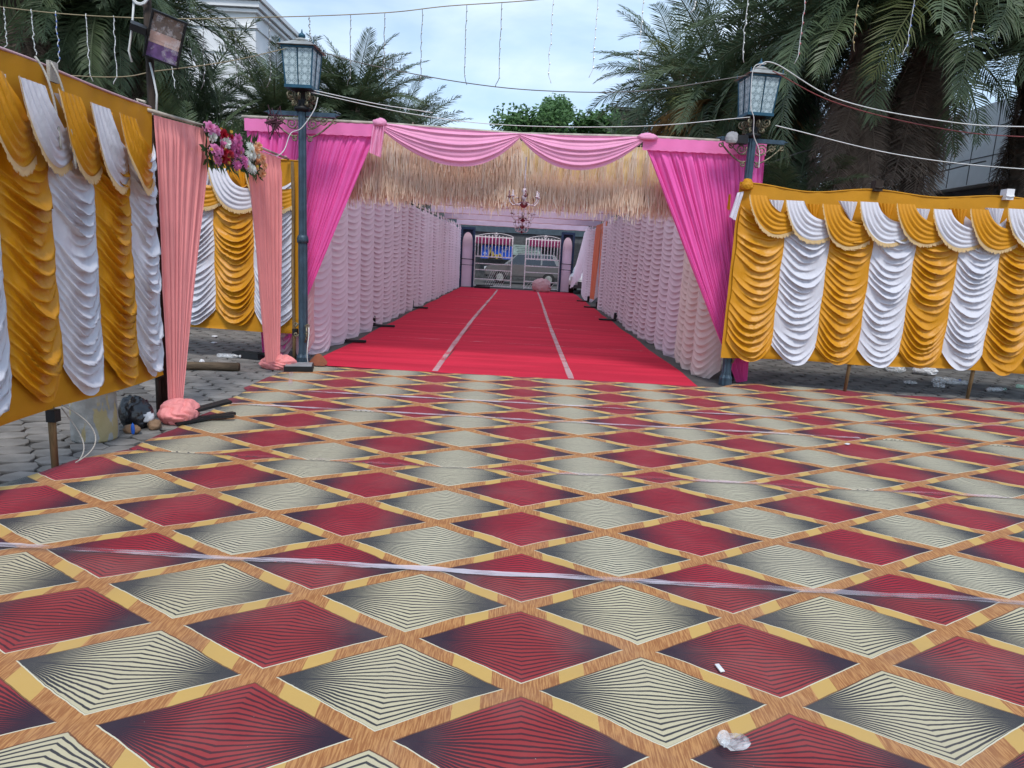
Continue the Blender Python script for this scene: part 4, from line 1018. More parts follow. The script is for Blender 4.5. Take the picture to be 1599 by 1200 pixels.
MB().box((0, -.110, -.010), (.212, .105, .008)).build('violet_reflection_panel', simple('violet_reflection', (.22, .12, .30), .4, var=.4, vscale=22), fl)  # violet part of the painted glass reflection
g_ = MB(); g_.box((0, 0, .012), (.222, .322, .004)); g_.build('glass', clear('floodlight_glass', (.75, .72, .75), -.35, .04), fl)
MB().box((-.135, 0, -.06), (.012, .05, .10)).box((-.19, 0, -.07), (.11, .05, .30)).build('bracket', M['iron'], fl)

# ------------------------------------------------------------------ things lying about at the left
o = MB()
P = [(0, 0, .05)]+[(x, .015*math.sin(x*7), .052+.004*math.sin(x*11)) for x in (.2, .5, .8, 1.1, 1.4)]
o.tube(P, [.042, .044, .045, .047, .05, .052], 10)
lg = o.build('wooden_log', M['logm'], None, True, (-4.72, 7.84, 0), (0, 0, .16)); tag(lg, 'brown wooden log lying on the paving beyond the near salmon curtain', 'log')
def bottle(loc, rz, label, mat=M['plas'], cap=M['bcap'], s=1.0, flat=.75):
    t = thing('plastic_bottle', label, 'bottle', loc, rz, 'plastic bottles on the ground')
    b = MB().lathe([(.001, 0), (.028, .004), (.032, .02), (.030, .06), (.033, .10), (.031, .14), (.032, .17), (.014, .215), (.012, .235)], 10).build('body', mat, t, True, (0, 0, .028), (R(90), 0, 0))
    b.scale = (s, flat*s, s)
    MB().lathe([(.015, .232), (.015, .25), (.001, .252)], 8).build('cap', cap, t, True, (0, 0, .028), (R(90), 0, 0)).scale = (s, s, s)
    return t
bottle((-4.0, 8.95, 0), R(95), 'crushed clear plastic bottle on the paving left of the far salmon bundle', M['plasw'], M['paper'], 1.25, .8)
t = thing('paper_cup', 'small crumpled white cup on the paving behind the log', 'cup', (-3.90, 8.30, 0)); V, F = crumple(3, .035, .03, .06, 3, .5, 4); put('cup_body', mesh('cup_body', V, F, M['paper'], False), t)
for k, (x, y, lab) in enumerate(((-4.05, 4.75, 'white paper scrap under the near left screen'), (-4.9, 10.9, 'tiny white paper scrap on the paving below the rear screen, left'), (-4.6, 10.2, 'pale paper scrap on the paving below the rear screen, nearer'))):
    V, F = crumple(2, .05, .04, .018, 20+k, .4, 3); tag(put('paper_scrap', mesh('paper_scrap', V, F, M['paper'])), lab, 'litter').location = (x, y, 0)
t = thing('concrete_drum', 'grey concrete drum with yellow stains under the near left screen', 'concrete block', (-3.20, 5.02, 0))
def drum():
    m, nt, b, out = newmat('stained_concrete'); tcn = nt.nodes.new('ShaderNodeTexCoord')
    n = noise(nt, 6, 6, tcn.outputs['Object']); n2 = noise(nt, 1, 3, vecscale(nt, tcn.outputs['Object'], (11, 11, 3.2)))
    c = cmix(nt, Ex(nt, n.outputs['Fac']).ss(.35, .65), (.24, .235, .22), (.40, .39, .37)); c = cmix(nt, Ex(nt, n2.outputs['Fac']).ss(.56, .60)*.75, c, (.42, .32, .12))
    nt.links.new(c, b.inputs['Base Color']); b.inputs['Roughness'].default_value = .95
    bp = nt.nodes.new('ShaderNodeBump'); bp.inputs['Strength'].default_value = .7; bp.inputs['Distance'].default_value = .01; nb = noise(nt, 40, 4, tcn.outputs['Object']); nt.links.new(nb.outputs['Fac'], bp.inputs['Height']); nt.links.new(bp.outputs[0], b.inputs['Normal'])
    return m
MB().lathe([(.15, 0), (.160, .015), (.158, .2), (.156, .40), (.148, .415), (.05, .42)], 28).build('drum', drum(), t, True)
t = thing('rubbish_bag', 'knotted black rubbish bag with rags beside the concrete drum', 'rubbish bag', (-3.10, 5.42, 0))
V, F = crumple(4, .12, .10, .17, 11, swirl=True); put('bag', mesh('bag', V, F, M['bagm'], True), t)
V, F = crumple(3, .05, .05, .07, 12, .5, 3); put('rag', mesh('rag', V, F, M['paper'], True), t, (.10, -.02, .05))
V, F = crumple(3, .07, .05, .05, 13, .5, 3); put('cardboard_scrap', mesh('cardboard_scrap', V, F, M['card'], True), t, (.07, -.20, 0))
V, F = crumple(3, .05, .06, .06, 15, .5, 3); put('cardboard_scrap', mesh('cardboard_scrap', V, F, M['card'], True), t, (.17, -.05, 0))
V, F = crumple(2, .014, .014, .07, 14, .3, 3); put('blue_scrap', mesh('blue_scrap', V, F, M['bcap'], True), t, (.10, -.24, 0))
t = thing('iron_stand', 'black folded iron stand lying on the carpet beside the near salmon bundle', 'iron stand', (-2.72, 5.68, .015), R(40))
MB().bar((-.22, 0, .05), (.28, .04, .13), .11, .022).build('top_plate', M['iron'], t)
MB().bar((-.20, -.10, .012), (.30, -.02, .03), .06, .022).build('leg', M['iron'], t)
MB().bar((-.18, .06, .012), (.26, -.14, .035), .05, .022).build('leg', M['iron'], t)
MB().tube([(-.12, -.04, .02), (-.10, -.03, .10)], .022, 8).build('socket', M['iron'], t)
t = thing('flat_box', 'flat black box with a grey top lying before the left lamp post', 'box', (-2.70, 8.33, .012), R(14))
MB().box((0, 0, .03), (.34, .30, .06)).build('box_body', M['iron'], t); MB().box((.0, 0, .066), (.31, .27, .008)).build('lid', simple('grey_lid', (.30, .31, .32), .45, var=.25), t)
t = thing('rubber_block', 'flat black rubber block on the paving left of the far salmon bundle', 'block', (-3.62, 9.05, 0), R(-12)); MB().box((0, 0, .04), (.42, .18, .08), None, .9).bar((.15, 0, .08), (.42, .02, .06), .05, .03).build('block_body', M['iron'], t)
tag(MB().tube(bez((-2.70, 8.72, .5), (-2.66, 8.66, .4), (-2.72, 8.62, .2), (-2.70, 8.7, .02), 14), .007).build('loose_cable', M['wwire'], None, True), 'white cable hanging down the foot of the left lamp post', 'cable')
# curled carpet corners
A = np.zeros((9, 13, 3))
for j in range(9):
    for i in range(13):
        a = i/12; A[j, i] = (-2.72+.26*a, 8.60+.14*j/8, .025+.13*(1-abs(2*a-1.1)**1.5)*(j/8)+.01*math.sin(j))
tag(MB().grid(A).build('carpet_flap', M['redback'], None, True), 'brown curled carpet corner at the foot of the left lamp post', 'carpet flap')

# litter on the carpet in front and under the right screen
t = thing('plastic_cup', 'crumpled clear plastic cup lying on the front of the diamond carpet', 'cup', (.74, 1.98, .02), R(20))
A = np.zeros((9, 19, 3))
for j in range(9):
    for i in range(19):
        a = 2*PI*i/18; r_ = (.026+.014*j/8)*(1+.42*mnoise.noise(Vector((math.cos(a)*2.6, math.sin(a)*2.6, j*.6)))); A[j, i] = (r_*math.cos(a), .55*r_*math.sin(a)+.0, .085*j/8)
A = A @ np.array(Matrix.Rotation(R(62), 3, 'X')).T; A[..., 2] += .022
MB().grid(A).build('cup_wall', M['plasw'], t, False)
MB().lathe([(.024, 0), (.024, .003)], 14).build('cup_base', M['plasw'], t, False, (0, 0, .022), (R(62), 0, 0))
tag(MB().box((0, 0, 0), (.018, .045, .004)).build('paper_slip', M['paper'], None, False, (.85, 2.405, .022), (.05, 0, R(14))), 'small white paper slip on a red diamond at the front right', 'paper')
tag(MB().box((0, 0, 0), (.05, .03, .004)).build('paper_slip', M['paper'], None, False, (3.05, 6.05, .022), (.05, 0, R(40))), 'white scrap on the carpet at the far right of the middle strips', 'paper')
bottle((6.45, 10.45, 0), R(70), 'clear plastic bottle with a blue cap under the right screen', M['plas'], M['bcap'], 1.4)
bottle((6.75, 10.15, 0), R(-80), 'large milky plastic bottle lying crosswise under the right screen', M['plasw'], M['paper'], 1.6)
bottle((6.72, 9.62, 0), R(110), 'clear plastic bottle with a green cap near the right edge of the carpet', M['plasw'], M['plasg'], 1.4)
bottle((7.45, 10.1, 0), R(60), 'green plastic bottle at the right edge under the right screen', M['plasg'], M['plasg'], 1.3)
for k, (x, y, sx, sz, lab) in enumerate(((6.20, 11.1, .16, .10, 'white plastic bag heaped under the right screen, left of the bottles'), (6.62, 11.0, .20, .12, 'larger white plastic bag heaped behind the bottles under the right screen'), (6.10, 9.75, .09, .05, 'small grey plastic scrap near the post with the white wrapped top'), (5.78, 9.92, .10, .04, 'flat white plastic scrap left of the other litter under the right screen'), (6.30, 10.1, .10, .07, 'crumpled clear plastic under the right screen beside the milky bottle'))):
    V, F = crumple(3, sx, sx*.6, sz, 40+k, .5, 2.6); tag(put('plastic_bag', mesh('plastic_bag', V, F, M['plasw'] if k != 1 else M['paper'], False)), lab, 'litter').location = (x, y, 0)

# ------------------------------------------------------------------ gate and street at the far end
GY = 31.6
def arch_post(x, w, lab):
    t = thing('gate_pillar', lab, 'gate pillar', (x, GY, 0), 0, 'arched pillars beside the gate')
    MB().box((-w/2+.05, 0, 1.3), (.09, .14, 2.6)).box((w/2-.05, 0, 1.3), (.09, .14, 2.6)).box((0, 0, 2.64), (w, .15, .10)).build('frame', M['navy'], t)
    P = []
    n = 14; iw = w/2-.10
    for k in range(n+1):
        a = PI*k/n; P.append((-iw*math.cos(a), .02, 1.95+.52*math.sin(a)**.8))
    V = [(-iw, .02, 0.02), (iw, .02, .02)]+P[::-1]; V2 = [(v[0], .06, v[2]) for v in V]; n_ = len(V)
    F = [tuple(range(n_)), tuple(range(2*n_-1, n_-1, -1))]+[(i, (i+1) % n_, n_+(i+1) % n_, n_+i) for i in range(n_)]
    put('cloth_panel', mesh('cloth_panel', V, F, M['lilac'],), t) if False else put('cloth_panel', mesh('cloth_panel', V+V2, F, M['lilac']), t)
    MB().box((0, .035, 1.3), (w-.2, .03, 2.55)).build('infill', M['navy'], t) if False else None
    MB().tube([(-w/2, -.09, 1.28), (w/2, -.09, 1.26)], .018).tube([(-w/2, -.09, 1.02), (w/2, -.09, 1.0)], .014).build('tie_bar', M['iron'], t)
    MB().add([(-iw, .1, 1.9), (iw, .1, 1.9), (iw, .1, 2.6), (-iw, .1, 2.6), (-iw, .12, 1.9), (iw, .12, 1.9), (iw, .12, 2.6), (-iw, .12, 2.6)], [(0, 1, 2, 3), (7, 6, 5, 4), (0, 4, 5, 1), (3, 2, 6, 7)]).build('spandrel', M['navy'], t)
arch_post(-2.52, .66, 'navy framed pillar with an arched lilac panel left of the gate')
arch_post(2.02, .62, 'navy framed pillar with an arched lilac panel right of the gate')
def leaf(x0, x1, lab, hatch):
    t = thing('gate_leaf', lab, 'gate', (x0, GY+.1, 0), 0, 'white steel gate leaves'); w = x1-x0
    f = MB()
    for z in (.10, .40, .82, 1.10, 1.42, 2.30): f.box((w/2, 0, z), (w, .035, .04 if z != 1.42 else .06))
    f.box((.02, .002, 1.2), (.05, .04, 2.3)); f.box((w-.02, .002, 1.2), (.05, .04, 2.3)); f.build('frame', M['white_metal'], t)
    b = MB(); n = 11
    for k in range(1, n): b.tube([(w*k/n, 0, 1.42), (w*k/n, 0, 2.30+.10*math.sin(PI*k/n))], .021, 5)
    b.build('bars', M['white_metal'], t)
    h = MB()
    for k in range(9): h.tube([(w*(.45+.5*k/9)-.25 if hatch else w*(.05+.8*k/9), .004, .12), (w*(.45+.5*k/9)+.05 if hatch else w*(.05+.8*k/9)+.2, .004, .80 if hatch else .40)], .008, 4)
    h.build('hatch_bars', M['white_metal'], t)
    MB().tube(bez((0, 0, 2.30), (w*.3, 0, 2.50), (w*.7, 0, 2.55), (w, 0, 2.36), 12), .014, 5).tube(spiral((w*.55, 0, 2.42), .09, .02, 0, 1.6), .012, 5).build('top_scroll', M['white_metal'], t, True)
leaf(-2.20, -.46, 'white steel gate leaf on the left, closed', True)
leaf(.12, 1.72, 'white steel gate leaf on the right, swung back from the gap', False)
V, F = crumple(4, .40, .25, .40, 6, swirl=True); tag(put('cloth_heap', mesh('cloth_heap', V, F, M['dusty'], True), None, (.92, 30.7, 0)), 'dusty pink cloth heap on the red carpet before the right gate leaf', 'cloth')
tag(MB().box((0, 0, .05), (.7, .4, .1)).bar((-.3, .1, .12), (.5, -.05, .16), .05).build('flat_stand', M['iron'], None, False, (-1.75, 31.2, 0)), 'low black bar stand on the floor before the left gate leaf', 'stand')

def car(label, loc, rz, paint, suv=True, group=None):
    t = thing('parked_car', label, 'car', loc, rz, group)
    Lh, Wd = 2.1, .86
    if suv: low = [(-2.15, .42), (-2.18, .72), (-2.05, .92), (-1.15, 1.04), (1.95, 1.06), (2.1, .9), (2.12, .42)]; cab = [(-1.15, 1.03), (-.42, 1.62), (.2, 1.70), (1.6, 1.66), (1.98, 1.05)]
    else: low = [(-2.05, .34), (-2.1, .6), (-1.95, .76), (-1.1, .90), (1.9, .95), (2.0, .8), (2.0, .36)]; cab = [(-1.1, .89), (-.35, 1.38), (.2, 1.44), (1.1, 1.40), (1.8, .94)]
    def extr(prof, w0, w1, zlo, zhi):
        mb = MB(); n = len(prof); V = []
        for s_ in (-1, 1):
            for x, z in prof: k = (z-zlo)/max(1e-3, zhi-zlo); V.append((x, s_*(w0+(w1-w0)*k), z))
        F = [tuple(range(n-1, -1, -1)), tuple(range(n, 2*n))]+[(i, (i+1) % n, n+(i+1) % n, n+i) for i in range(n)]
        return mb.add(V, F)
    me = extr(low, Wd*.98, Wd, .4, 1.0).mesh('body', paint); bm = bmesh.new(); bm.from_mesh(me); bmesh.ops.recalc_face_normals(bm, faces=bm.faces); bmesh.ops.bevel(bm, geom=[e for e in bm.edges], offset=.05, segments=2, affect='EDGES'); bm.to_mesh(me); bm.free()
    put('body', me, t)
    zl, zh = cab[0][1], max(c[1] for c in cab)
    me = extr(cab, Wd*.95, Wd*.76, zl, zh).mesh('cabin', paint); bm = bmesh.new(); bm.from_mesh(me); bmesh.ops.recalc_face_normals(bm, faces=bm.faces); bmesh.ops.bevel(bm, geom=[e for e in bm.edges], offset=.03, segments=2, affect='EDGES'); bm.to_mesh(me); bm.free()
    put('cabin', me, t)
    def side(x, z, s_): k = (z-zl)/(zh-zl); return (x, s_*(Wd*.95+(Wd*.76-Wd*.95)*k+.006), z)
    for s_ in (-1, 1):
        for xa, xb, xc, xd in ((-.92, -.02, -.02, -.40), (.06, .86, .86, .06), (.94, 1.72, 1.46, .94)):
            q = [side(xa, zl+.05, s_), side(xb, zl+.05, s_), side(xc, zh-.10, s_), side(xd, zh-.10, s_)]
            q2 = [(v[0], v[1]-s_*.02, v[2]) for v in q]
            put('window', mesh('window', q+q2, [(0, 1, 2, 3), (7, 6, 5, 4), (0, 4, 5, 1), (1, 5, 6, 2), (2, 6, 7, 3), (3, 7, 4, 0)], M['glassd']), t)
    a, b = cab[0], cab[1]; d = Vector((b[0]-a[0], 0, b[1]-a[1])).normalized(); nn = Vector((-d.z, 0, d.x))*.012
    q = [Vector((a[0], -.72, a[1]))+d*.1+nn, Vector((a[0], .72, a[1]))+d*.1+nn, Vector((b[0], .62, b[1]))-d*.06+nn, Vector((b[0], -.62, b[1]))-d*.06+nn]
    put('windscreen', mesh('windscreen', q+[v-nn for v in q], [(0, 1, 2, 3), (7, 6, 5, 4), (0, 4, 5, 1), (1, 5, 6, 2), (2, 6, 7, 3), (3, 7, 4, 0)], M['glassd']), t)
    for x in (-1.32, 1.32):
        for s_ in (-1, 1):
            w = MB().lathe([(.33, -.10), (.35, -.06), (.35, .06), (.33, .10)], 20).build('wheel', M['rubber'], t, True, (x, s_*.78, .34), (R(90), 0, 0))
            MB().lathe([(.20, -.108), (.21, .0), (.20, .108)], 14).build('rim', M['roofm'], w)
    for s_ in (-1, 1):
        MB().box((-2.08, s_*.62, low[1][1]+.08), (.22, .34, .15)).build('headlight', M['lamp'], t)
        MB().box((-.85, s_*.98, zl+.10), (.10, .18, .13)).build('mirror', paint, t)
    MB().box((-2.16, 0, low[0][1]+.12), (.06, .9, .18)).build('grille', M['darkm'], t); MB().box((-2.14, 0, low[0][1]-.02), (.10, 1.66, .14)).build('bumper', M['darkm'], t)
    return t
car('silver grey SUV parked across the street behind the gate', (.15, 38.3, 0), 0, M['silver'])
car('white car nosed up behind the pulled drape at the right of the gate', (3.25, 32.6, 0), R(82), M['carwhite'], False)

sh = thing('shop_building', 'grey shop building across the street beyond the gate', 'building', (0, 43.8, 0))
MB().box((0, .5, 2.6), (26, 1.0, 5.2)).build('wall', M['grey'], sh)
for k in range(9):
    if -3.4 < -7.6+1.9*k < 1.0: continue
    st = MB()
    for j in range(14): st.box((-7.6+1.9*k, -.03, .2+.17*j), (1.6, .05, .155))
    st.build('shutter', M['darkm'], sh)
MB().box((0, -.06, 3.3), (25.5, .12, .8)).build('fascia', simple('shop_fascia', (.07, .10, .12), .5), sh)
def awn(x0, x1, lab): tag(MB().add([(x0, 43.7, 2.62), (x1, 43.7, 2.62), (x1, 42.9, 2.45), (x0, 42.9, 2.45), (x0, 42.9, 2.15), (x1, 42.9, 2.15), (x0, 43.7, 2.60), (x1, 43.7, 2.60), (x1, 42.92, 2.43), (x0, 42.92, 2.43)], [(0, 3, 2, 1), (3, 4, 5, 2), (6, 7, 8, 9)]).build('awning', M['magenta']), lab, 'awning', 'magenta awnings across the street')
awn(-3.0, -.75, 'magenta awning across the street above the blue banner'); awn(.35, 2.3, 'magenta awning across the street behind the right gate leaf')
t = thing('blue_banner', 'bright blue banner with an ochre shape hung on the far shop', 'banner', (-1.6, 43.2, 1.66))
MB().box((0, 0, 0), (2.0, .03, .82)).build('banner_sheet', M['bluep'], t)
mb = MB()
for x, z0, z1, w in ((-.42, -.40, .30, .20), (-.30, -.40, .05, .5), (.0, -.40, -.12, .8), (.2, -.40, -.05, .3)): mb.add([(x-w/2, -.02, z0), (x+w/2, -.02, z0), (x+w*.15, -.02, z1), (x-w*.15, -.02, z1)], [(0, 1, 2, 3)])
mb.build('ochre_shape', M['yellowp'], t)
mb = MB()
for x, z in ((-.75, -.1), (-.62, .22), (.45, .1), (.6, .25)): mb.tube(spiral((x, -.02, z), .10, .03, x, 1.1, 12), .018, 4)
mb.build('white_swirl', M['paper'], t)
t = thing('notice_board', 'pale green board with dark lines on the far shop beside the blue banner', 'board', (.25, 43.1, 1.88))
MB().box((0, 0, 0), (1.70, .05, .62)).build('board_sheet', M['board'], t); mb = MB()
for k in range(5): mb.box((-.08+.03*k, -.03, .2-.1*k), (1.3-.12*(k % 3), .006, .028))
mb.build('printed_lines', M['grey'], t)
t = thing('lattice_fence', 'low dark lattice fence across the street behind the gate', 'fence', (0, 42.6, 0)); mb = MB(); mb.box((0, 0, 1.25), (9, .05, .05)).box((0, 0, .1), (9, .05, .05))
for k in range(30):
    for s_ in (-1, 1): mb.tube([(-4.4+.3*k-.28*s_, 0, .12), (-4.4+.3*k+.28*s_, 0, 1.24)], .018, 4)
mb.build('lattice', M['darkm'], t)

# ------------------------------------------------------------------ buildings at the sides
t = thing('cornice_building', 'white building with a moulded cornice behind the left palms', 'building', (-8.2, 21.5, .72))
MB().box((-6, 7, 3.4), (12, 14, 8.4)).build('wall', M['bldw'], t)
for k, (o_, z, h) in enumerate(((.03, 6.3, .05), (.05, 7.0, .07), (.10, 7.42, .08), (.18, 7.58, .16), (.26, 7.74, .12))): MB().box((-6, 7, z), (12+2*o_, 14+2*o_, h)).build('cornice', M['bldw'], t)
for k in range(3):
    for j in range(2): MB().box((.01, 2.0+k*3.6, 2.6+j*2.9), (.10, 1.1, 1.5)).build('window', M['glassd'], t)
MB().lathe([(1.0, 7.75), (1.05, 8.3), (.95, 8.9), (.65, 9.35), (.25, 9.6), (.03, 9.9)], 24, (-3.2, 2.4, 0)).build('dome', M['green'], t, True)
t = thing('side_hall', 'pale hall with a dark lower wall behind the right palms', 'building', (11.3, 17.5, 0))
MB().box((2.5, 0, 1.9), (5, 16, 3.8)).build('lower_wall', M['bldg'], t)
fb = MB().box((2.3, 0, 4.75), (5.4, 16.4, 1.85)).build('upper_band', M['bldw'], t)
jm = MB()
for k in range(20): jm.box((-.405, -8+.82*k, 4.75), (.012, .016, 1.8))
for z in (4.45, 5.1): jm.box((-.405, 0, z), (.010, 16.2, .016))
jm.build('panel_joints', M['grey'], fb)
MB().box((-.41, -2.6, 5.0), (.03, .7, 1.1)).build('window', M['glassd'], t)
MB().add([(-.02, -5.2, 1.6), (-.02, -3.2, 1.6), (-.02, -3.2, 2.6), (-.02, -4.2, 3.3), (-.02, -5.2, 2.6), (.05, -5.2, 1.6), (.05, -3.2, 1.6), (.05, -3.2, 2.6), (.05, -4.2, 3.3), (.05, -5.2, 2.6)], [(0, 1, 2, 3, 4), (9, 8, 7, 6, 5), (0, 5, 6, 1), (1, 6, 7, 2), (2, 7, 8, 3), (3, 8, 9, 4), (4, 9, 5, 0)]).build('pointed_arch', M['glassd'], t)
t = thing('stair_frame', 'grey steel frame standing before the pale hall', 'steel frame', (9.6, 19.0, 0)); mb = MB()
for k in range(4): mb.tube([(k*.4, 0, 0), (k*.4, 0, 5.0)], .03, 6)
for k in range(6): mb.tube([(0, 0, 2.4+.5*k), (1.2, 0, 2.9+.5*k)], .022, 5); mb.tube([(0, 0, 2.9+.5*k), (1.2, 0, 2.4+.5*k)], .022, 5)
mb.build('frame_bars', M['roofm'], t)
t = thing('brick_hut', 'small brown rooftop block with a flat roof behind the leafy tree', 'building', (8.6, 62, 0))
MB().box((0, 0, 7.0), (2.2, 2.2, 14)).build('wall', simple('hut_brick', (.22, .17, .14), .9, var=.3, vscale=3), t); MB().box((0, 0, 14.1), (3.0, 3.0, .25)).build('roof', M['grey'], t); MB().box((-.3, -1.12, 12.6), (.7, .08, 1.1)).build('window', M['glassd'], t)

# ------------------------------------------------------------------ palms
def frond_mesh(Lf, droop, npair, ll, seed, mat, start=.12, pw=1.35, width=.030):
    g = random.Random(seed); n = 20; P = []; p = Vector((0, 0, 0)); D = []
    for i in range(n+1):
        s_ = i/n; a = -droop*s_**pw; d = Vector((math.cos(a), .06*math.sin(s_*3+seed), math.sin(a))).normalized(); P.append(p.copy()); D.append(d); p = p+d*(Lf/n)
    mb = MB(); mb.tube(P, [.030*(1-.9*i/n)+.003 for i in range(n+1)], 4)
    for k in range(npair):
        s_ = start+(1-start)*(k+.5)/npair; x = s_*n; i = min(n-1, int(x)); b = P[i].lerp(P[i+1], x-i); d = D[i]
        l = ll*(math.sin(PI*min(1, .12+.86*s_))**.55)*(.55 if s_ > .95 else 1)
        for sg in (-1, 1):
            if g.random() < (.05 if s_ < .8 else .14): continue
            side = Vector((0, sg, 0)); upv = Vector((-d.z, 0, d.x)); fwd = .55+.7*s_**2
            v = (side*1.0+d*fwd+upv*g.uniform(.05, .45)).normalized(); L_ = l*g.uniform(.82, 1.1)
            m = b+v*L_*.5; tip = b+v*L_*.93+Vector((0, 0, -L_*g.uniform(.12, .34)))
            w = d*width*.5*g.uniform(.8, 1.2)
            mb.add([b-w*.5, b+w*.5, m-w, m+w, tip], [(0, 1, 3, 2), (2, 3, 4)])
    return mb.mesh('frond', mat)
FR = [frond_mesh(3.4, dr, 70, .62, s_, M['leaf'], width=.038) for s_, dr in enumerate((.7, 1.1, 1.6, 2.1))]
FR2 = [frond_mesh(3.2, dr, 66, .60, 40+s_, M['leaf'], .14, 1.7, .034) for s_, dr in enumerate((.9, 1.4, 1.9, 2.4))]
FRL = [frond_mesh(3.2, dr, 58, .58, 10+s_, M['leafb']) for s_, dr in enumerate((1.3, 1.9))]
FRD = [frond_mesh(2.5, dr, 44, .60, 20+s_, M['leafd'], .1, .8, .030) for s_, dr in enumerate((.12, .25, .05))]
def fruit_mesh():
    mb = MB(); g = random.Random(4)
    for k in range(42):
        a = g.uniform(-.8, .8); P = bez((0, 0, 0), (.5, a*.2, .05), (.9, a*.6, -.1), (1.1+g.uniform(-.2, .2), a*.9, -.55-g.uniform(0, .4)), 5); mb.tube(P, .008, 4)
        for q in range(6):
            c = P[-1].lerp(P[-3], g.random()); mb.add([c+Vector((.03, 0, 0)), c+Vector((-.015, .026, 0)), c+Vector((-.015, -.026, 0)), c+Vector((0, 0, -.05))], [(0, 1, 2), (0, 1, 3), (1, 2, 3), (2, 0, 3)])
    return mb.mesh('fruit_stalk', M['leaff'])
FRUIT = fruit_mesh()
from mathutils import Euler
def blocked(t, me, lo_, ro_, s_):
    # a leaf that would grow through the tunnel or the fabric screens is trimmed off
    Mt = Matrix.Translation(t.location) @ t.rotation_euler.to_matrix().to_4x4() @ Matrix.Translation(lo_) @ Euler(ro_).to_matrix().to_4x4() @ Matrix.Scale(s_, 4)
    nv = len(me.vertices)
    for i in range(0, nv, 7):
        p = Mt @ me.vertices[i].co
        if -3.35 < p.x < 3.3 and 8.4 < p.y < 33 and p.z < 3.35: return True
        if p.y < 9.15 and p.z < 2.9 and (p.x > 2.4 or p.x > -5.7): return True
        if p.x > -3.2 and p.y < 9: return True
        if p.x > 11.1 and p.y > 9: return True
        if 7.35 < p.x < 8.55 and p.y < 18 and p.z < 4.3: return True
        if 8.5 < p.x < 11 and 14 < p.y and p.z < 5: return True
    return False
def palm(x, y, H, label, nf=58, nd=0, sc=1.0, tr=.22, light=.08, seed=0, fruit=0, low=-38, skirt=1.0):
    g = random.Random(seed*13+5)
    t = thing('palm_tree', label, 'palm tree', (x, y, 0), g.uniform(0, 6), 'date palms around the site')
    prof = []
    n = int(H/.09)
    for i in range(n+1):
        z = H*i/n; r_ = tr*(1.12-.2*min(1, z/H))*(1.10 if i % 2 else .94); prof.append((r_, z))
    MB().lathe(prof, 14, flute=.08).build('trunk', M['bark'], t)
    bu = MB().lathe([(tr*1.0, H-.8), (tr*1.7, H-.3), (tr*1.6, H+.1), (tr*.6, H+.5)], 12, flute=.2).build('crown_base', M['bark'], t)
    for i in range(nf):
        f = (i+.5)/nf; e = R(82+(low-82)*f**.85)+g.uniform(-.12, .12); az = i*2.39996+g.uniform(-.2, .2)
        k = 0 if f < .25 else (1 if f < .5 else (2 if f < .8 else 3)); k = min(3, max(0, k+g.choice((-1, 0, 0, 1))))
        me = FRL[g.randrange(2)] if g.random() < light else (FR, FR2)[g.random() < .45][k]
        s_ = sc*g.uniform(.85, 1.12)
        lo_, ro_ = Vector((.1*math.cos(az), .1*math.sin(az), H+.15)), (g.uniform(-.45, .45), -e, az)
        if nd > 60 and k > 2: me = FR[2]
        if blocked(t, me, lo_, ro_, s_): continue
        put('frond', me, t, lo_, ro_, (s_, s_, s_))
    for i in range(nd):
        az = i*2.39996+g.uniform(-.3, .3); e = R(g.uniform(-88, -60)); s_ = sc*g.uniform(.5, 1.0)*skirt
        lo_, ro_ = Vector((tr*1.1*math.cos(az), tr*1.1*math.sin(az), H-.1-g.uniform(0, 1.1))), (g.uniform(-.6, .6), -e, az)
        me = FRD[g.randrange(3)]
        if blocked(t, me, lo_, ro_, s_): continue
        put('dead_frond', me, t, lo_, ro_, (s_, s_, s_))
    for i in range(fruit):
        az = g.uniform(0, 6.28); put('fruit_stalk', FRUIT, t, (.1*math.cos(az), .1*math.sin(az), H+.1), (0, R(-10), az), (1.3,)*3)
    return t
# left side
palm(-9.4, 12.8, 5.6, 'palm with a brown skirt of dead fronds at the far left edge', 36, 110, 1.0, .28, .05, 1, low=8, skirt=1.15)
palm(-8.0, 14.0, 5.8, 'large green palm behind the floodlight', 110, 18, .86, .26, .06, 2, low=-55)
palm(-5.9, 16.8, 4.2, 'green palm left of the left lantern before the cornice building', 90, 6, .64, .24, .06, 3, low=-58)
palm(-4.3, 17.5, 4.5, 'bushy palm right behind the left lantern', 130, 4, .64, .22, .07, 4, low=-50)
palm(-4.5, 24.5, 4.7, 'lower palm whose tips reach into the sky left of the pink swag', 120, 0, .78, .22, .08, 5, low=-45)
palm(-10.8, 16.5, 5.0, 'dark palm in the second row behind the left edge palm', 60, 30, 1.05, .26, .0, 6, low=-60)
palm(-8.6, 18.0, 4.0, 'dark low palm in the second row behind the floodlight', 60, 10, .95, .26, .0, 7, low=-60)
palm(-6.1, 12.6, 2.1, 'low young palm hidden behind the salmon curtains', 44, 0, .66, .2, .0, 8, low=-30)
palm(-8.8, 10.8, 2.6, 'low young palm behind the near left screen', 44, 0, .8, .2, .0, 9, low=-30)
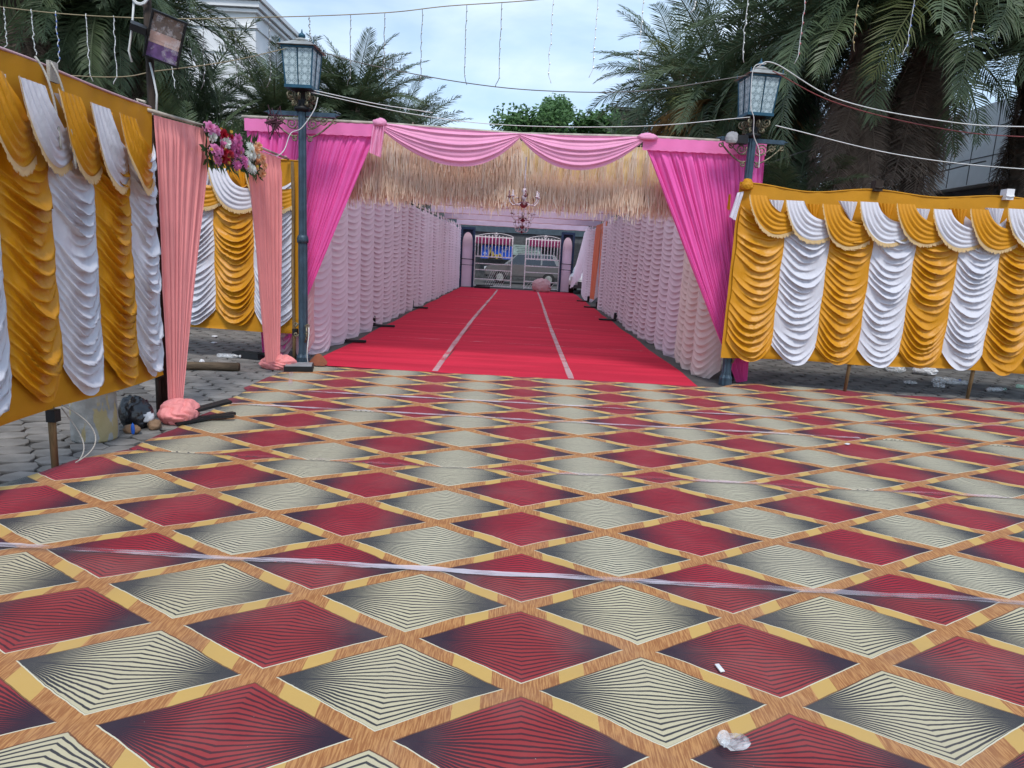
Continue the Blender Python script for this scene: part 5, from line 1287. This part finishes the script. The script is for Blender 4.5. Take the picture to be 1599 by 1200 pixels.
# right side
palm(4.7, 17.0, 5.1, 'green palm left of the right lantern with brown fruit stalks', 74, 6, .90, .24, .12, 11, fruit=7, low=-55)
palm(4.5, 22.0, 6.6, 'taller palm at the left end of the right palm row', 56, 0, .95, .24, .2, 12, low=-40)
palm(5.75, 12.8, 5.5, 'palm with a slim bare trunk and brown skirt right of the right lantern', 60, 100, 1.05, .14, .14, 13, low=-14, skirt=.74)
palm(6.95, 12.9, 5.9, 'palm with a wide brown skirt down its trunk in the middle of the right row', 62, 150, 1.08, .20, .20, 14, low=-12, skirt=.92)
palm(8.9, 12.8, 5.4, 'palm with a thick rough trunk at the right edge', 60, 110, 1.05, .25, .20, 15, low=-10, skirt=.68)
palm(5.9, 16.2, 6.2, 'dark palm in the second row behind the slim and wide palms', 60, 40, .95, .24, .02, 16, low=-55)
palm(5.8, 20.5, 3.6, 'dark low palm behind the right lantern', 60, 0, .9, .24, .0, 17, low=-50)
palm(5.1, 13.6, 2.3, 'low dark palm just behind the right lamp post', 46, 0, .74, .2, .0, 18, low=-35)
palm(5.7, 15.4, 2.2, 'low dark palm behind the slim bare trunk', 46, 0, .8, .2, .0, 19, low=-35)
palm(4.2, 25.0, 4.0, 'low palm nearest the leafy tree over the right pink curtain', 60, 0, .85, .22, .06, 20, low=-45)

# distant leafy tree
def leafy_tree(x, y, H, spread, label, seed, nl=15000, ls=.40):
    g = random.Random(seed); t = thing('leafy_tree', label, 'tree', (x, y, 0))
    tr = MB(); tr.tube([(0, 0, 0), (.2, 0, H*.3), (.1, .1, H*.55)], [.5, .4, .3], 8); cl = []
    for k in range(26):
        a = g.uniform(0, 6.28); r_ = spread*math.sqrt(g.random()); z = H*.80+g.uniform(-.9, 1)*H*.17*math.sqrt(max(.08, 1-(r_/spread)**2)); c = Vector((r_*math.cos(a), r_*math.sin(a)*.8, z)); cl.append((c, g.uniform(.9, 1.7)))
        tr.tube(bez((.1, .1, H*.5), (c.x*.3, c.y*.3, H*.62), (c.x*.7, c.y*.7, z-.6), c, 6), [.16, .14, .12, .10, .08, .05, .03], 5)
    tr.build('trunk', M['bark'], t, True)
    V = []; F = []
    for k in range(nl):
        c, r_ = cl[g.randrange(len(cl))]; d = Vector((g.gauss(0, 1), g.gauss(0, 1), g.gauss(0, .62))).normalized()*(r_*g.random()**.4); p = c+d
        u = Vector((g.gauss(0, 1), g.gauss(0, 1), g.gauss(0, .5))).normalized(); w = u.orthogonal().normalized(); s_ = ls*g.uniform(.6, 1.2); b = len(V)
        V += [p-u*s_*.5, p+w*s_*.28, p+u*s_*.5, p-w*s_*.28]; F.append((b, b+1, b+2, b+3))
    tag(put('crown', mesh('crown', V, F, M['tleaf']), t), kind='stuff')
leafy_tree(2.6, 60, 14.6, 5.2, 'round leafy green tree in the distance above the right pink swag', 3)
